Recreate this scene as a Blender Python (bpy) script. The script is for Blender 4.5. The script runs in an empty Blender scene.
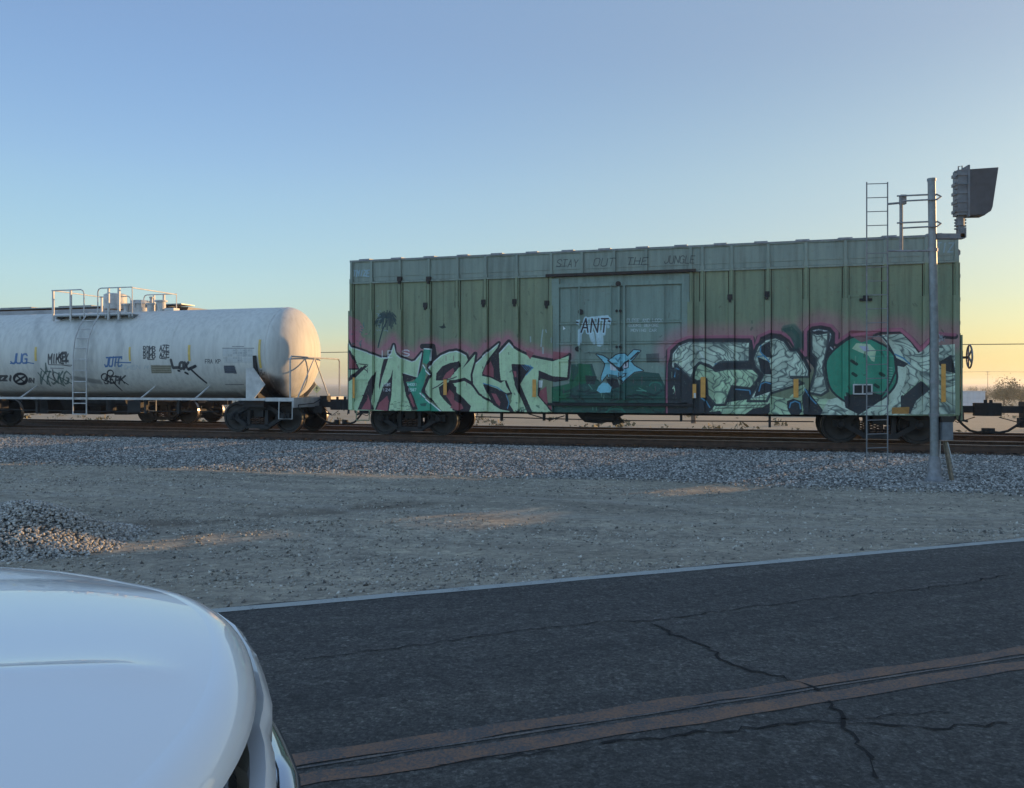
import bpy, math, random
import numpy as np
from mathutils import Vector, Matrix
R = math.radians
rnd = random.Random(7)
nrs = np.random.RandomState(11)
scene = bpy.context.scene
COL = scene.collection

# ------------------------------------------------------------------ camera, sky, sun, exposure
CAMZ = 1.80
F = 840.0
cd = bpy.data.cameras.new('camera'); cam = bpy.data.objects.new('camera', cd); COL.objects.link(cam)
cam.location = (0, 0, CAMZ); cam.rotation_euler = (R(90), 0, 0)
cd.sensor_width = 36; cd.lens = F / 1024 * 36; cd.shift_y = -10 / 1024
cd.clip_start = 0.05; cd.clip_end = 20000
scene.camera = cam

HAZE = 0.0007
SUN_AZ = 31.0          # degrees from +X towards +Y
SUN_EL = 6.2
SKY_G = 0.40; SKY_S = 0.12*10*0.5/2**1.1   # keeps the sky's brightness in the picture for exposure 1.1
world = bpy.data.worlds.new('World'); scene.world = world; world.use_nodes = True
wn = world.node_tree.nodes; wl = world.node_tree.links
sky = wn.new('ShaderNodeTexSky'); sky.sky_type = 'NISHITA'; sky.sun_disc = False
sky.sun_elevation = R(SUN_EL); sky.sun_rotation = R(90 - SUN_AZ)
sky.altitude = 100; sky.air_density = 1.0; sky.dust_density = 1.6; sky.ozone_density = 2.0
bgn = wn['Background']; bgn.inputs['Strength'].default_value = SKY_S
gm = wn.new('ShaderNodeGamma'); gm.inputs['Gamma'].default_value = SKY_G
wl.new(sky.outputs[0], gm.inputs[0])
# air colour: a smooth grade by height over the horizon, warmer on the sun's side, all the way round
def wramp(z, stops):
    r = wn.new('ShaderNodeValToRGB'); e = r.color_ramp.elements
    while len(e) < len(stops): e.new(.5)
    for i, (p, c) in enumerate(stops): e[i].position = p; e[i].color = (*[x*.1 for x in c], 1)
    r.color_ramp.interpolation = 'CARDINAL'; wl.new(z, r.inputs[0]); return r.outputs[0]
wtc = wn.new('ShaderNodeTexCoord'); wsx = wn.new('ShaderNodeSeparateXYZ'); wl.new(wtc.outputs['Generated'], wsx.inputs[0])
away = wramp(wsx.outputs[2], [(0,(12.7,11.4,8.9)),(.03,(10.8,10.9,8.9)),(.065,(8.0,9.5,9.5)),(.13,(6.8,8.9,10.1)),(.24,(5.6,7.6,10.0)),(.38,(4.7,6.3,9.0)),(1,(5.4,6.4,8.0))])
toward = wramp(wsx.outputs[2], [(0,(7.0,6.4,4.2)),(.03,(6.6,6.4,4.35)),(.06,(6.4,6.7,5.0)),(.09,(6.1,6.8,5.8)),(.16,(5.7,6.7,6.9)),(.25,(5.2,6.4,7.1)),(.36,(4.5,5.5,6.7)),(1,(5.0,5.7,6.8))])
dt = wn.new('ShaderNodeVectorMath'); dt.operation = 'DOT_PRODUCT'; wl.new(wtc.outputs['Generated'], dt.inputs[0]); dt.inputs[1].default_value = (math.cos(R(SUN_AZ)), math.sin(R(SUN_AZ)), 0)
mr_ = wn.new('ShaderNodeMapRange'); mr_.interpolation_type = 'SMOOTHSTEP'; mr_.inputs['From Min'].default_value = .05; mr_.inputs['From Max'].default_value = .9; wl.new(dt.outputs['Value'], mr_.inputs['Value'])
def wmix(mode, f, a, b_):
    m = wn.new('ShaderNodeMix'); m.data_type = 'RGBA'; m.blend_type = mode
    for sock, v_ in ((m.inputs[0], f), (m.inputs[6], a), (m.inputs[7], b_)):
        if isinstance(v_, bpy.types.NodeSocket): wl.new(v_, sock)
        else: sock.default_value = v_
    return m.outputs[2]
air = wmix('MIX', mr_.outputs[0], away, toward)
anti = wn.new('ShaderNodeMapRange'); anti.interpolation_type = 'SMOOTHSTEP'   # the sky opposite a low sun is lit frontally and brighter than the sky at right angles to it
anti.inputs['From Min'].default_value = .0; anti.inputs['From Max'].default_value = -1.0; anti.inputs['To Min'].default_value = 1.0; anti.inputs['To Max'].default_value = 1.7
wl.new(dt.outputs['Value'], anti.inputs['Value'])
wl.new(wmix('MULTIPLY', 1.0, wmix('MULTIPLY', 1.0, gm.outputs[0], air), anti.outputs[0]), bgn.inputs['Color'])
sd = bpy.data.lights.new('sun', 'SUN'); sd.energy = 3.0; sd.angle = R(0.5); sd.color = (1.0, 0.60, 0.27)
sun = bpy.data.objects.new('sun', sd); COL.objects.link(sun)
sdir = Vector((math.cos(R(SUN_AZ)) * math.cos(R(SUN_EL)), math.sin(R(SUN_AZ)) * math.cos(R(SUN_EL)), math.sin(R(SUN_EL))))
sun.rotation_euler = sdir.to_track_quat('Z', 'Y').to_euler()
scene.view_settings.view_transform = 'Standard'; scene.view_settings.look = 'None'
scene.view_settings.exposure = 1.1; scene.view_settings.gamma = 1.0
scene.cycles.max_bounces = 6; scene.cycles.diffuse_bounces = 3; scene.cycles.volume_bounces = 0

# ------------------------------------------------------------------ frames of reference
TH = R(-16.0)                                   # the tracks run at this angle
U = Vector((math.cos(TH), math.sin(TH), 0)); N = Vector((-math.sin(TH), math.cos(TH), 0))
RAILZ = CAMZ - 1.47
TD = 23.3                                       # distance of the near track's centre line
TD2 = 27.65                                     # ... and of the second track
RA = math.atan2(840, 2278)                      # road direction
V = Vector((math.cos(RA), math.sin(RA), 0)); W = Vector((-math.sin(RA), math.cos(RA), 0))
def P(s, d, z=0.0):
    p = U * s + N * d; p.z = z; return p
def at(px, py, depth):
    return Vector(((px - 512) / F * depth, depth, CAMZ - (py - 384) / F * depth))
def side_px(px, py, d):                         # pixel -> (s, height over rail) on the plane at distance d
    k = (px - 512) / F
    z = d / (U.x - k * U.y)                     # n.p = d with n = (-U.y, U.x)
    return k * z * U.x + z * U.y, 1.47 - (py - 384) * z / F

# ------------------------------------------------------------------ mesh builder
class MB:
    def __init__(s): s.v = []; s.f = []; s.m = []
    def add(s, vs, fs, mi=0):
        b = len(s.v); s.v += [tuple(p) for p in vs]; s.f += [tuple(b + i for i in f) for f in fs]; s.m += [mi] * len(fs); return s
    def box(s, x0, x1, y0, y1, z0, z1, mi=0):
        vs = [(x0,y0,z0),(x1,y0,z0),(x1,y1,z0),(x0,y1,z0),(x0,y0,z1),(x1,y0,z1),(x1,y1,z1),(x0,y1,z1)]
        return s.add(vs, [(0,3,2,1),(4,5,6,7),(0,1,5,4),(1,2,6,5),(2,3,7,6),(3,0,4,7)], mi)
    def bar(s, a, b, w, h, mi=0, up=(0,0,1)):   # rectangular bar from a to b
        a = Vector(a); b = Vector(b); d = (b - a).normalized(); u = Vector(up)
        if abs(d.dot(u)) > .98: u = Vector((1,0,0))
        r = d.cross(u).normalized() * w / 2; t = r.cross(d).normalized() * h / 2
        vs = [a-r-t, a+r-t, a+r+t, a-r+t, b-r-t, b+r-t, b+r+t, b-r+t]
        return s.add(vs, [(0,1,2,3),(7,6,5,4),(0,4,5,1),(1,5,6,2),(2,6,7,3),(3,7,4,0)], mi)
    def tube(s, path, r, n=8, mi=0, caps=True):
        path = [Vector(p) for p in path]; rs = r if isinstance(r, (list, tuple)) else [r] * len(path)
        vs = []; prev = None
        for i, p in enumerate(path):
            a = path[max(i-1,0)]; b = path[min(i+1,len(path)-1)]; d = (b - a)
            d = d.normalized() if d.length > 1e-9 else Vector((0,0,1))
            ref = prev if prev is not None else (Vector((0,0,1)) if abs(d.z) < .9 else Vector((1,0,0)))
            x = (ref - d * ref.dot(d)).normalized(); prev = x; y = d.cross(x)
            for k in range(n):
                t = 2*math.pi*k/n; vs.append(p + (x*math.cos(t) + y*math.sin(t)) * rs[i])
        fs = []
        for i in range(len(path)-1):
            for k in range(n):
                a = i*n+k; b = i*n+(k+1)%n; fs.append((a, b, b+n, a+n))
        if caps: fs.append(tuple(range(n))[::-1]); fs.append(tuple((len(path)-1)*n + k for k in range(n)))
        return s.add(vs, fs, mi)
    def cyl(s, a, b, r, n=12, mi=0): return s.tube([a, b], r, n, mi)
    def lathe(s, prof, o, ax, n=24, mi=0, closed=False):
        o = Vector(o); ax = Vector(ax).normalized(); x = ax.orthogonal().normalized(); y = ax.cross(x); vs = []; fs = []
        for r, h in prof:
            for k in range(n):
                t = 2*math.pi*k/n; vs.append(o + ax*h + (x*math.cos(t)+y*math.sin(t))*r)
        m = len(prof)
        for i in range(m if closed else m-1):
            for k in range(n):
                a = i*n+k; b = i*n+(k+1)%n; c = ((i+1)%m)*n
                fs.append((a, b, c+(k+1)%n, c+k))
        return s.add(vs, fs, mi)
    def prism(s, poly, f0, f1, mi=0):           # poly of 2D points, f0/f1 map (a,b) -> 3D for both faces
        n = len(poly); vs = [f0(*p) for p in poly] + [f1(*p) for p in poly]
        return s.add(vs, [tuple(range(n))[::-1], tuple(range(n, 2*n))] + [(i,(i+1)%n,n+(i+1)%n,n+i) for i in range(n)], mi)
    def grid(s, rows, mi=0, wrap=False):
        n = len(rows[0]); vs = [p for r in rows for p in r]; fs = []
        for i in range(len(rows)-1):
            for k in range(n if wrap else n-1):
                a = i*n+k; b = i*n+(k+1)%n; fs.append((a, b, b+n, a+n))
        return s.add(vs, fs, mi)
    def rotz(s, c, a):
        m = Matrix.Rotation(a, 3, 'Z'); c = Vector(c); s.v = [tuple(c + m @ (Vector(p)-c)) for p in s.v]; return s
    def mesh(s, name, mats, smooth=False, auto=None):
        me = bpy.data.meshes.new(name); me.from_pydata(s.v, [], s.f)
        for m in (mats if isinstance(mats, (list, tuple)) else [mats]): me.materials.append(m)
        if any(s.m): me.polygons.foreach_set('material_index', s.m)
        if smooth: me.polygons.foreach_set('use_smooth', [True]*len(s.f))
        me.validate(); me.update()
        if auto is not None:
            me.set_sharp_from_angle(angle=R(auto))
        return me
    def build(s, name, mats, parent=None, smooth=False, auto=None, loc=None):
        return link(name, s.mesh(name, mats, smooth, auto), parent, loc)
def link(name, me, parent=None, loc=None, rz=0):
    o = bpy.data.objects.new(name, me); COL.objects.link(o); o.parent = parent
    if loc is not None: o.location = loc
    if rz: o.rotation_euler.z = rz
    return o
def tag(o, label=None, cat=None, group=None, kind=None):
    if label: o['label'] = label
    if cat: o['category'] = cat
    if group: o['group'] = group
    if kind: o['kind'] = kind
    return o
def thing(name, label, cat, loc=(0,0,0), rz=0, group=None):
    o = link(name, None, None, loc, rz); return tag(o, label, cat, group)
def tree_children(o): return [c for c in bpy.data.objects if c.parent == o]
def dup(o, parent=None, loc=None, kids=None):
    if kids is None:
        kids = {}
        for c in bpy.data.objects:
            if c.parent: kids.setdefault(c.parent.name, []).append(c)
    c = o.copy(); COL.objects.link(c); c.parent = parent
    if loc is not None: c.location = loc
    for ch in kids.get(o.name, []): dup(ch, c, None, kids)
    return c

# ------------------------------------------------------------------ materials
class NT:
    def __init__(s, name):
        s.mat = bpy.data.materials.new(name); s.mat.use_nodes = True
        s.n = s.mat.node_tree.nodes; s.l = s.mat.node_tree.links; s.b = s.n['Principled BSDF']
    def new(s, t, **kw):
        x = s.n.new(t)
        for k, v in kw.items(): setattr(x, k, v)
        return x
    def noise(s, vec, scale, detail=4, rough=.55):
        x = s.new('ShaderNodeTexNoise'); x.inputs['Scale'].default_value = scale; x.inputs['Detail'].default_value = detail
        x.inputs['Roughness'].default_value = rough; s.l.new(vec, x.inputs['Vector']); return x.outputs['Fac']
    def coord(s, scale=(1,1,1), obj=None):
        t = s.new('ShaderNodeTexCoord')
        if obj: t.object = obj
        m = s.new('ShaderNodeMapping'); m.inputs['Scale'].default_value = scale
        s.l.new(t.outputs['Object'], m.inputs['Vector']); return m.outputs[0]
    def ramp(s, fac, stops):
        r = s.new('ShaderNodeValToRGB'); e = r.color_ramp.elements
        while len(e) < len(stops): e.new(.5)
        for i, (p, c) in enumerate(stops):
            e[i].position = p; e[i].color = (*c, 1) if len(c) == 3 else c
        s.l.new(fac, r.inputs[0]); return r.outputs[0]
    def mix(s, fac, a, b, mode='MIX'):
        m = s.new('ShaderNodeMix', data_type='RGBA', blend_type=mode)
        for sock, v in ((m.inputs[0], fac), (m.inputs[6], a), (m.inputs[7], b)):
            if isinstance(v, (int, float)): sock.default_value = v
            elif isinstance(v, tuple): sock.default_value = (*v, 1) if len(v) == 3 else v
            else: s.l.new(v, sock)
        return m.outputs[2]
    def math(s, op, a, b=0.0):
        m = s.new('ShaderNodeMath', operation=op)
        for sock, v in ((m.inputs[0], a), (m.inputs[1], b)):
            if isinstance(v, (int, float)): sock.default_value = v
            else: s.l.new(v, sock)
        return m.outputs[0]
    def out(s, color=None, rough=None, metal=None, bump=None, dist=.01, strength=.5):
        for k, v in (('Base Color', color), ('Roughness', rough), ('Metallic', metal)):
            if v is None: continue
            if isinstance(v, (int, float)): s.b.inputs[k].default_value = v
            elif isinstance(v, tuple): s.b.inputs[k].default_value = (*v, 1)
            else: s.l.new(v, s.b.inputs[k])
        if bump is not None:
            b = s.new('ShaderNodeBump'); b.inputs['Distance'].default_value = dist; b.inputs['Strength'].default_value = strength
            s.l.new(bump, b.inputs['Height']); s.l.new(b.outputs[0], s.b.inputs['Normal'])
        return s.mat
def mul(c, k): return tuple(min(1, x*k) for x in c)
def simple(name, c, rough=.6, metal=0.0, scale=6, amt=.25, bump=.003):
    t = NT(name); v = t.coord(); f = t.noise(v, scale)
    col = t.ramp(f, [(.3, mul(c, 1-amt)), (.7, mul(c, 1+amt))])
    return t.out(col, rough, metal, t.noise(v, scale*8), bump, .4)
def weathered(name, c, c2, rust=(.12,.06,.035), rough=.55, rustamt=.5, metal=0.0, bottom=None, img=None, root=None, size=None, yneg=-1.0, streak=.55):
    """paint with vertical streaks, blotches and rust; an image of the spray paint / lettering is laid over it"""
    t = NT(name); v = t.coord(obj=root); vs = t.coord((5, 5, .35), obj=root)
    blot = t.noise(v, .9, 5); st = t.noise(vs, 1.6, 5, .6); fine = t.noise(v, 14, 6, .7)
    base = t.mix(t.ramp(blot, [(.35,(0,0,0)),(.65,(1,1,1))]), c, c2)
    base = t.mix(streak, base, t.ramp(st, [(.28,(.55,.55,.55)),(.5,(1,1,1)),(.75,(1.25,1.22,1.15))]), 'MULTIPLY')
    if img is not None:
        tc = t.new('ShaderNodeTexCoord'); tc.object = root
        sx = t.new('ShaderNodeSeparateXYZ'); t.l.new(tc.outputs['Object'], sx.inputs[0])
        u = t.math('DIVIDE', t.math('SUBTRACT', sx.outputs[0], size[0]), size[1])
        w = t.math('DIVIDE', t.math('SUBTRACT', sx.outputs[2], size[2]), size[3])
        cb = t.new('ShaderNodeCombineXYZ'); t.l.new(u, cb.inputs[0]); t.l.new(w, cb.inputs[1])
        it = t.new('ShaderNodeTexImage', image=img, extension='CLIP'); t.l.new(cb.outputs[0], it.inputs[0])
        mask = t.math('MULTIPLY', it.outputs['Alpha'], t.math('LESS_THAN', sx.outputs[1], yneg))
        icol = t.mix(.7, it.outputs['Color'], t.ramp(t.noise(v,2.6,6,.7),[(.3,(.70,.70,.70)),(.5,(1,1,1)),(.7,(1.14,1.14,1.12))]), 'MULTIPLY')
        wear = t.ramp(fine, [(.22,(.35,.35,.35)),(.42,(1,1,1))])
        mask = t.math('MULTIPLY', mask, wear)
        base = t.mix(mask, base, icol)
        base = t.mix(.25, base, t.ramp(st, [(.3,(.6,.6,.6)),(.6,(1.05,1.05,1.05))]), 'MULTIPLY')
    rm = t.math('MULTIPLY', t.ramp(fine, [(.55,(0,0,0)),(.72,(1,1,1))]), rustamt)
    col = t.mix(rm, base, rust)
    return t.out(col, rough, metal, fine, .004, .5)

M = {}
M['dark_steel'] = simple('dark_steel', (.022,.021,.022), .75, .1, 5, .4)
M['wheel_steel'] = simple('wheel_steel', (.03,.026,.024), .6, .4, 4, .4)
M['rim_steel'] = simple('rim_steel', (.35,.32,.3), .3, .9, 4, .2)
M['galv'] = simple('galvanized_steel', (.20,.22,.23), .5, .5, 9, .2)
M['galv_dark'] = simple('weathered_grey_steel', (.22,.225,.235), .6, .3, 9, .25)
M['signal_black'] = simple('signal_black_paint', (.05,.058,.07), .6, 0, 5, .3)
M['signal_grey'] = simple('signal_grey_paint', (.15,.165,.18), .6, .1, 7, .25)
M['tank_trim'] = simple('white_trim_paint', (.5,.5,.49), .55, 0, 5, .2)
M['rust_brown'] = simple('rust_brown', (.085,.05,.035), .8, .1, 5, .35)
M['orange'] = simple('orange_reflective_tape', (.62,.30,.06), .4, 0, 10, .15)
M['yellow_tape'] = simple('yellow_reflective_tape', (.62,.45,.12), .4, 0, 10, .15)
M['hopper_paint'] = simple('hopper_grey_paint', (.30,.29,.28), .7, 0, 2, .25)
M['brown_paint'] = simple('brown_boxcar_paint', (.16,.075,.05), .7, 0, 1.5, .3)
M['wood_tie'] = simple('creosoted_wood', (.045,.036,.03), .9, 0, 7, .45, .006)
M['wood_tie_pale'] = simple('pale_tie_wood', (.30,.23,.15), .9, 0, 9, .3, .006)  # paler tan tone for a few ties
M['wood_stake'] = simple('stake_wood', (.22,.18,.13), .85, 0, 14, .3)
M['black_plastic'] = simple('black_plastic', (.012,.012,.014), .35, 0, 20, .2, .001)
M['rubber'] = simple('rubber', (.02,.02,.02), .85, 0, 20, .2)

# ------------------------------------------------------------------ a small paint program (spray paint, stencils, tags)
class Canvas:
    def __init__(s, w, h, conv):
        s.w = w; s.h = h; s.a = np.zeros((h, w, 4), np.float32); s.conv = conv
    def _blend(s, x0, x1, y0, y1, m, c, alpha):
        if x1 <= x0 or y1 <= y0: return
        r = s.a[y0:y1, x0:x1]; m = (m * alpha)[..., None].astype(np.float32)
        oa = r[..., 3:4]; na = m + oa*(1-m)
        r[..., :3] = np.where(na > 1e-5, (np.array(c, np.float32)*m + r[..., :3]*oa*(1-m))/np.maximum(na, 1e-5), 0)
        r[..., 3:4] = na
    def poly(s, pts, c, alpha=1.0):
        p = np.array([s.conv(*q) for q in pts]); s.rpoly(p, c, alpha)
    def rpoly(s, p, c, alpha=1.0):
        x0, y0 = np.maximum(np.floor(p.min(0)).astype(int)-1, 0); x1 = min(int(p[:,0].max())+2, s.w); y1 = min(int(p[:,1].max())+2, s.h)
        if x1 <= x0 or y1 <= y0: return
        X, Y = np.meshgrid(np.arange(x0, x1)+.5, np.arange(y0, y1)+.5); ins = np.zeros(X.shape, bool)
        for i in range(len(p)):
            ax, ay = p[i]; bx, by = p[(i+1) % len(p)]
            if ay == by: continue
            ins ^= ((ay > Y) != (by > Y)) & (X < (bx-ax)*(Y-ay)/(by-ay)+ax)
        s._blend(x0, x1, y0, y1, ins.astype(np.float32), c, alpha)
    def stroke(s, pts, wd, c, alpha=1.0, soft=0.0):
        p = np.array([s.conv(*q) for q in pts]); s.rstroke(p, wd, c, alpha, soft)
    def rstroke(s, p, wd, c, alpha=1.0, soft=0.0):
        pad = wd/2 + soft + 2
        x0, y0 = np.maximum(np.floor(p.min(0)-pad).astype(int), 0); x1 = min(int(p[:,0].max()+pad), s.w); y1 = min(int(p[:,1].max()+pad), s.h)
        if x1 <= x0 or y1 <= y0: return
        X, Y = np.meshgrid(np.arange(x0, x1)+.5, np.arange(y0, y1)+.5); D = np.full(X.shape, 1e9)
        for i in range(len(p)-1):
            a = p[i]; d = p[i+1]-a; L = max((d**2).sum(), 1e-9)
            t = np.clip(((X-a[0])*d[0]+(Y-a[1])*d[1])/L, 0, 1)
            D = np.minimum(D, np.hypot(X-a[0]-t*d[0], Y-a[1]-t*d[1]))
        e = max(soft, 1.0); m = np.clip((wd/2+e-D)/e, 0, 1) if soft else np.clip(wd/2+.5-D, 0, 1)
        s._blend(x0, x1, y0, y1, m*m*(3-2*m) if soft else m, c, alpha)
    def image(s, name):
        a = s.a
        # spread colours under transparent texels so that edges do not darken
        im = bpy.data.images.new(name, s.w, s.h, alpha=True); im.alpha_mode = 'CHANNEL_PACKED'
        im.pixels.foreach_set(a.ravel()); im.update(); im.pack(); return im
FONT = {'A':[[(0,0),(2,6),(4,0)],[(1,2),(3,2)]],'B':[[(0,0),(0,6),(3,6),(4,5),(3,3),(0,3)],[(3,3),(4,1.5),(3,0),(0,0)]],
'C':[[(4,5),(3,6),(1,6),(0,5),(0,1),(1,0),(3,0),(4,1)]],'D':[[(0,0),(0,6),(3,6),(4,4),(4,2),(3,0),(0,0)]],
'E':[[(4,6),(0,6),(0,0),(4,0)],[(0,3),(3,3)]],'F':[[(4,6),(0,6),(0,0)],[(0,3),(3,3)]],
'G':[[(4,5),(3,6),(1,6),(0,5),(0,1),(1,0),(4,0),(4,3),(2.5,3)]],'H':[[(0,0),(0,6)],[(4,0),(4,6)],[(0,3),(4,3)]],'I':[[(2,0),(2,6)]],
'J':[[(4,6),(4,1),(3,0),(1,0),(0,1)]],'K':[[(0,0),(0,6)],[(4,6),(0,2.6)],[(1.3,3.6),(4,0)]],'L':[[(0,6),(0,0),(4,0)]],
'M':[[(0,0),(0,6),(2,2.5),(4,6),(4,0)]],'N':[[(0,0),(0,6),(4,0),(4,6)]],'O':[[(1,0),(0,1),(0,5),(1,6),(3,6),(4,5),(4,1),(3,0),(1,0)]],
'P':[[(0,0),(0,6),(3,6),(4,5),(4,4),(3,3),(0,3)]],'R':[[(0,0),(0,6),(3,6),(4,5),(4,4),(3,3),(0,3)],[(2,3),(4,0)]],
'S':[[(4,5),(3,6),(1,6),(0,5),(0,4),(4,2),(4,1),(3,0),(1,0),(0,1)]],'T':[[(0,6),(4,6)],[(2,6),(2,0)]],
'U':[[(0,6),(0,1),(1,0),(3,0),(4,1),(4,6)]],'V':[[(0,6),(2,0),(4,6)]],'X':[[(0,0),(4,6)],[(0,6),(4,0)]],'Y':[[(0,6),(2,3),(4,6)],[(2,3),(2,0)]],
'Z':[[(0,6),(4,6),(0,0),(4,0)]],'0':[[(1,0),(0,1),(0,5),(1,6),(3,6),(4,5),(4,1),(3,0),(1,0)]],'1':[[(1,5),(2,6),(2,0)]],'2':[[(0,5),(1,6),(3,6),(4,5),(0,0),(4,0)]],
'4':[[(3,0),(3,6),(0,2),(4,2)]],'7':[[(0,6),(4,6),(1,0)]],'5':[[(4,6),(0,6),(0,3.4),(3,3.4),(4,2),(3,0),(0,0)]],'8':[[(2,3),(0,4.5),(2,6),(4,4.5),(2,3),(0,1.5),(2,0),(4,1.5),(2,3)]]}
def text(cv, txt, x0, y0, x1, y1, wd, c, alpha=1, slant=0.0, jit=0.0, tf=None):
    """write txt in the photograph's box x0..x1, y0 (top)..y1 (bottom) by strokes"""
    n = len(txt); cw = (x1-x0)/n; r = random.Random(txt)
    for i, ch in enumerate(txt):
        for st in FONT.get(ch, []):
            pts = [(x0+cw*(i+.1+(a/4)*.72)+slant*(b/6)*cw+r.uniform(-jit,jit), y1+(y0-y1)*b/6+r.uniform(-jit,jit)) for a, b in st]
            cv.stroke([tf(*p) if tf else p for p in pts], wd, c, alpha)

# ------------------------------------------------------------------ boxcar artwork
S0, S1 = -11.05, 4.63; SC = (S0+S1)/2; BL = S1-S0; NEAR = TD-1.55
PPM = 150
def bc_conv(px, py):
    s_, h_ = side_px(px, py, NEAR); return ((s_-S0)*PPM, h_*PPM)
cv = Canvas(int(BL*PPM), int(5.05*PPM), bc_conv)
def zA(x, y): return (340+x/8.533, 330+y/8.533)
def zB(x, y): return (450+x/8.533, 330+y/8.533)
def zC(x, y): return (550+x/8.533, 300+y/8.533)
def zD(x, y): return (550+x/8.533, 340+y/8.533)
def zE(x, y): return (650+x/8.533, 330+y/8.533)
def zF(x, y): return (740+x/7.883, 320+y/7.883)
def zG(x, y): return (840+x/7.877, 320+y/7.877)
def zH(x, y): return (340+x/8.533, 250+y/8.533)
def zI(x, y): return (540+x/5.689, 240+y/5.689)
def L(f, pts): return [f(*p) for p in pts]
PALE=(.72,.83,.68); PALE2=(.78,.84,.76); DARK=(.14,.10,.15); PINK=(.72,.42,.50); RED=(.60,.32,.36); GRN=(.20,.60,.49); DGRN=(.10,.30,.28)
WHT=(.88,.92,.92); CY=(.50,.76,.82); BLU=(.30,.55,.68); BLK=(.15,.17,.20)
pk = L(zA,[(70,60),(130,130),(230,140),(330,190),(380,150),(450,80),(500,150),(560,190),(640,220),(700,140),(790,120),(860,170),(930,150),(1020,140)]) + \
     L(zB,[(120,150),(170,180),(230,210),(300,140),(410,90),(440,110),(490,70),(560,130),(640,180),(700,180),(800,220),(880,240),(1000,200)])
cv.stroke(pk, 26, PINK, .42, 34); cv.stroke(pk, 12, PINK, .55, 12)
cv.poly(L(zH,[(85,560),(160,600),(200,660),(150,768),(70,768)]), PINK, .6)
cv.poly(L(zA,[(70,0),(150,10),(190,60),(220,120),(110,110),(70,60)]), PINK, .55)
r_ = random.Random(3)
for k in range(16):                                            # pink scribble and teal tag at the left edge
    x, y = r_.uniform(90, 210), r_.uniform(-40, 120); cv.stroke(L(zA,[(x,y),(x+r_.uniform(-30,30),y+r_.uniform(-40,40))]), 4, r_.choice([PINK,(.3,.45,.45)]), .8)
# the big letters on the left
def outlined(f, pts, fill, wd=20, oc=DARK, a=1): 
    p = f if f is None else None
    q = L(f, pts) if f else pts
    cv.stroke(q+[q[0]], wd, oc, a); cv.poly(q, fill, a)
mM = L(zA,[(72,95),(100,150),(190,180),(270,208),(345,238),(400,240),(432,200),(455,130),(470,195),(520,238),(610,272),(640,262),(695,195),(682,260),(655,408),(600,390),(540,370),(545,440),(550,520),(590,620),(612,712),(420,700),(45,690),(45,440),(70,420),(75,340),(80,200)])
cv.stroke(mM[:19], 20, DARK); cv.poly(mM, PALE)
cv.stroke(mM[:18], 5, WHT, .7)
for p in ([(285,385),(308,345),(290,480),(275,610),(290,680),(150,680),(225,480)],
          [(350,330),(370,250),(408,243),(382,330),(352,420),(335,510),(328,470)],
          [(448,335),(430,400),(400,450),(370,470),(345,540),(298,680),(415,690),(435,560),(442,440)],
          [(530,370),(655,405),(590,440),(560,440),(620,560),(662,675),(620,685),(560,560),(540,450)],
          [(70,160),(100,180),(160,330),(150,340),(70,340)]): cv.poly(L(zA,p), DARK)
for p in ([(335,620),(400,560),(415,610),(405,690),(310,680)], [(225,600),(245,545),(268,620),(270,678),(180,678)], [(70,200),(85,190),(148,325),(75,330)], [(598,540),(640,650),(625,660),(580,560)]): cv.poly(L(zA,p), RED)
cv.poly(L(zA,[(90,400),(210,300),(225,312),(120,415),(75,445),(60,445)]), DARK)
cv.stroke(L(zA,[(95,345),(95,400),(180,320)]), 5, DARK)
cv.stroke(L(zA,[(170,290),(240,300),(200,330),(240,360)]), 4, DARK, .7)
gr = L(zA,[(660,400),(710,310),(745,370),(715,450),(700,530),(760,610),(890,715),(620,712),(665,675),(620,560),(560,445),(620,440)])
cv.poly(gr, GRN)
cv.stroke(L(zA,[(700,140),(790,140),(805,230),(770,300),(790,375),(740,460),(712,520),(780,575),(930,712)]), 22, DARK)
cv.poly(L(zA,[(712,155),(785,160),(777,260),(745,295),(703,280)]), GRN)
cv.poly(L(zA,[(680,630),(750,620),(740,650),(690,650)]), DGRN, .7)
for p in ([(680,540),(760,610),(880,712)], [(705,300),(740,350),(770,380)], [(715,160),(780,165),(775,260)]): cv.stroke(L(zA,p), 5, WHT)
G_ = L(zA,[(765,320),(800,265),(860,215),(930,185),(1000,178)])+L(zB,[(80,185),(135,215),(150,255),(110,320),(65,370),(150,280),(213,205),(200,300),(182,380),(190,460),(280,560),(370,620),(440,680),(500,690),(545,722),(0,722)])+L(zA,[(890,718),(725,520),(785,385)])
cv.stroke(G_[:22]+[], 20, DARK); cv.poly(G_, PALE); cv.stroke(L(zA,[(765,325),(800,270),(860,220),(930,190),(1000,183)])+L(zB,[(80,190),(130,220)]), 5, WHT, .8)
cv.poly(L(zA,[(815,430),(820,370),(870,310),(940,280),(1005,272)])+L(zB,[(80,265),(92,305),(60,350),(0,400)])+L(zA,[(900,432)]), DARK)
cv.poly(L(zA,[(870,420),(905,365),(960,325),(970,360),(940,410)]), RED)
cv.poly(L(zB,[(0,340),(25,325),(35,350),(0,385)]), RED)
cv.poly(L(zA,[(840,490),(880,460),(940,440),(1000,490)])+L(zB,[(60,530),(120,590),(178,650),(165,695),(100,708),(20,685)])+L(zA,[(960,665),(890,600),(850,550)]), DARK)
cv.poly(L(zA,[(900,560),(930,505),(980,555)])+L(zB,[(30,590),(100,635),(115,668),(75,687),(0,665)])+L(zA,[(955,640)]), RED)
cv.stroke(L(zB,[(0,440),(50,440),(120,420),(180,455),(260,540),(360,610)]), 13, DARK)
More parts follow.
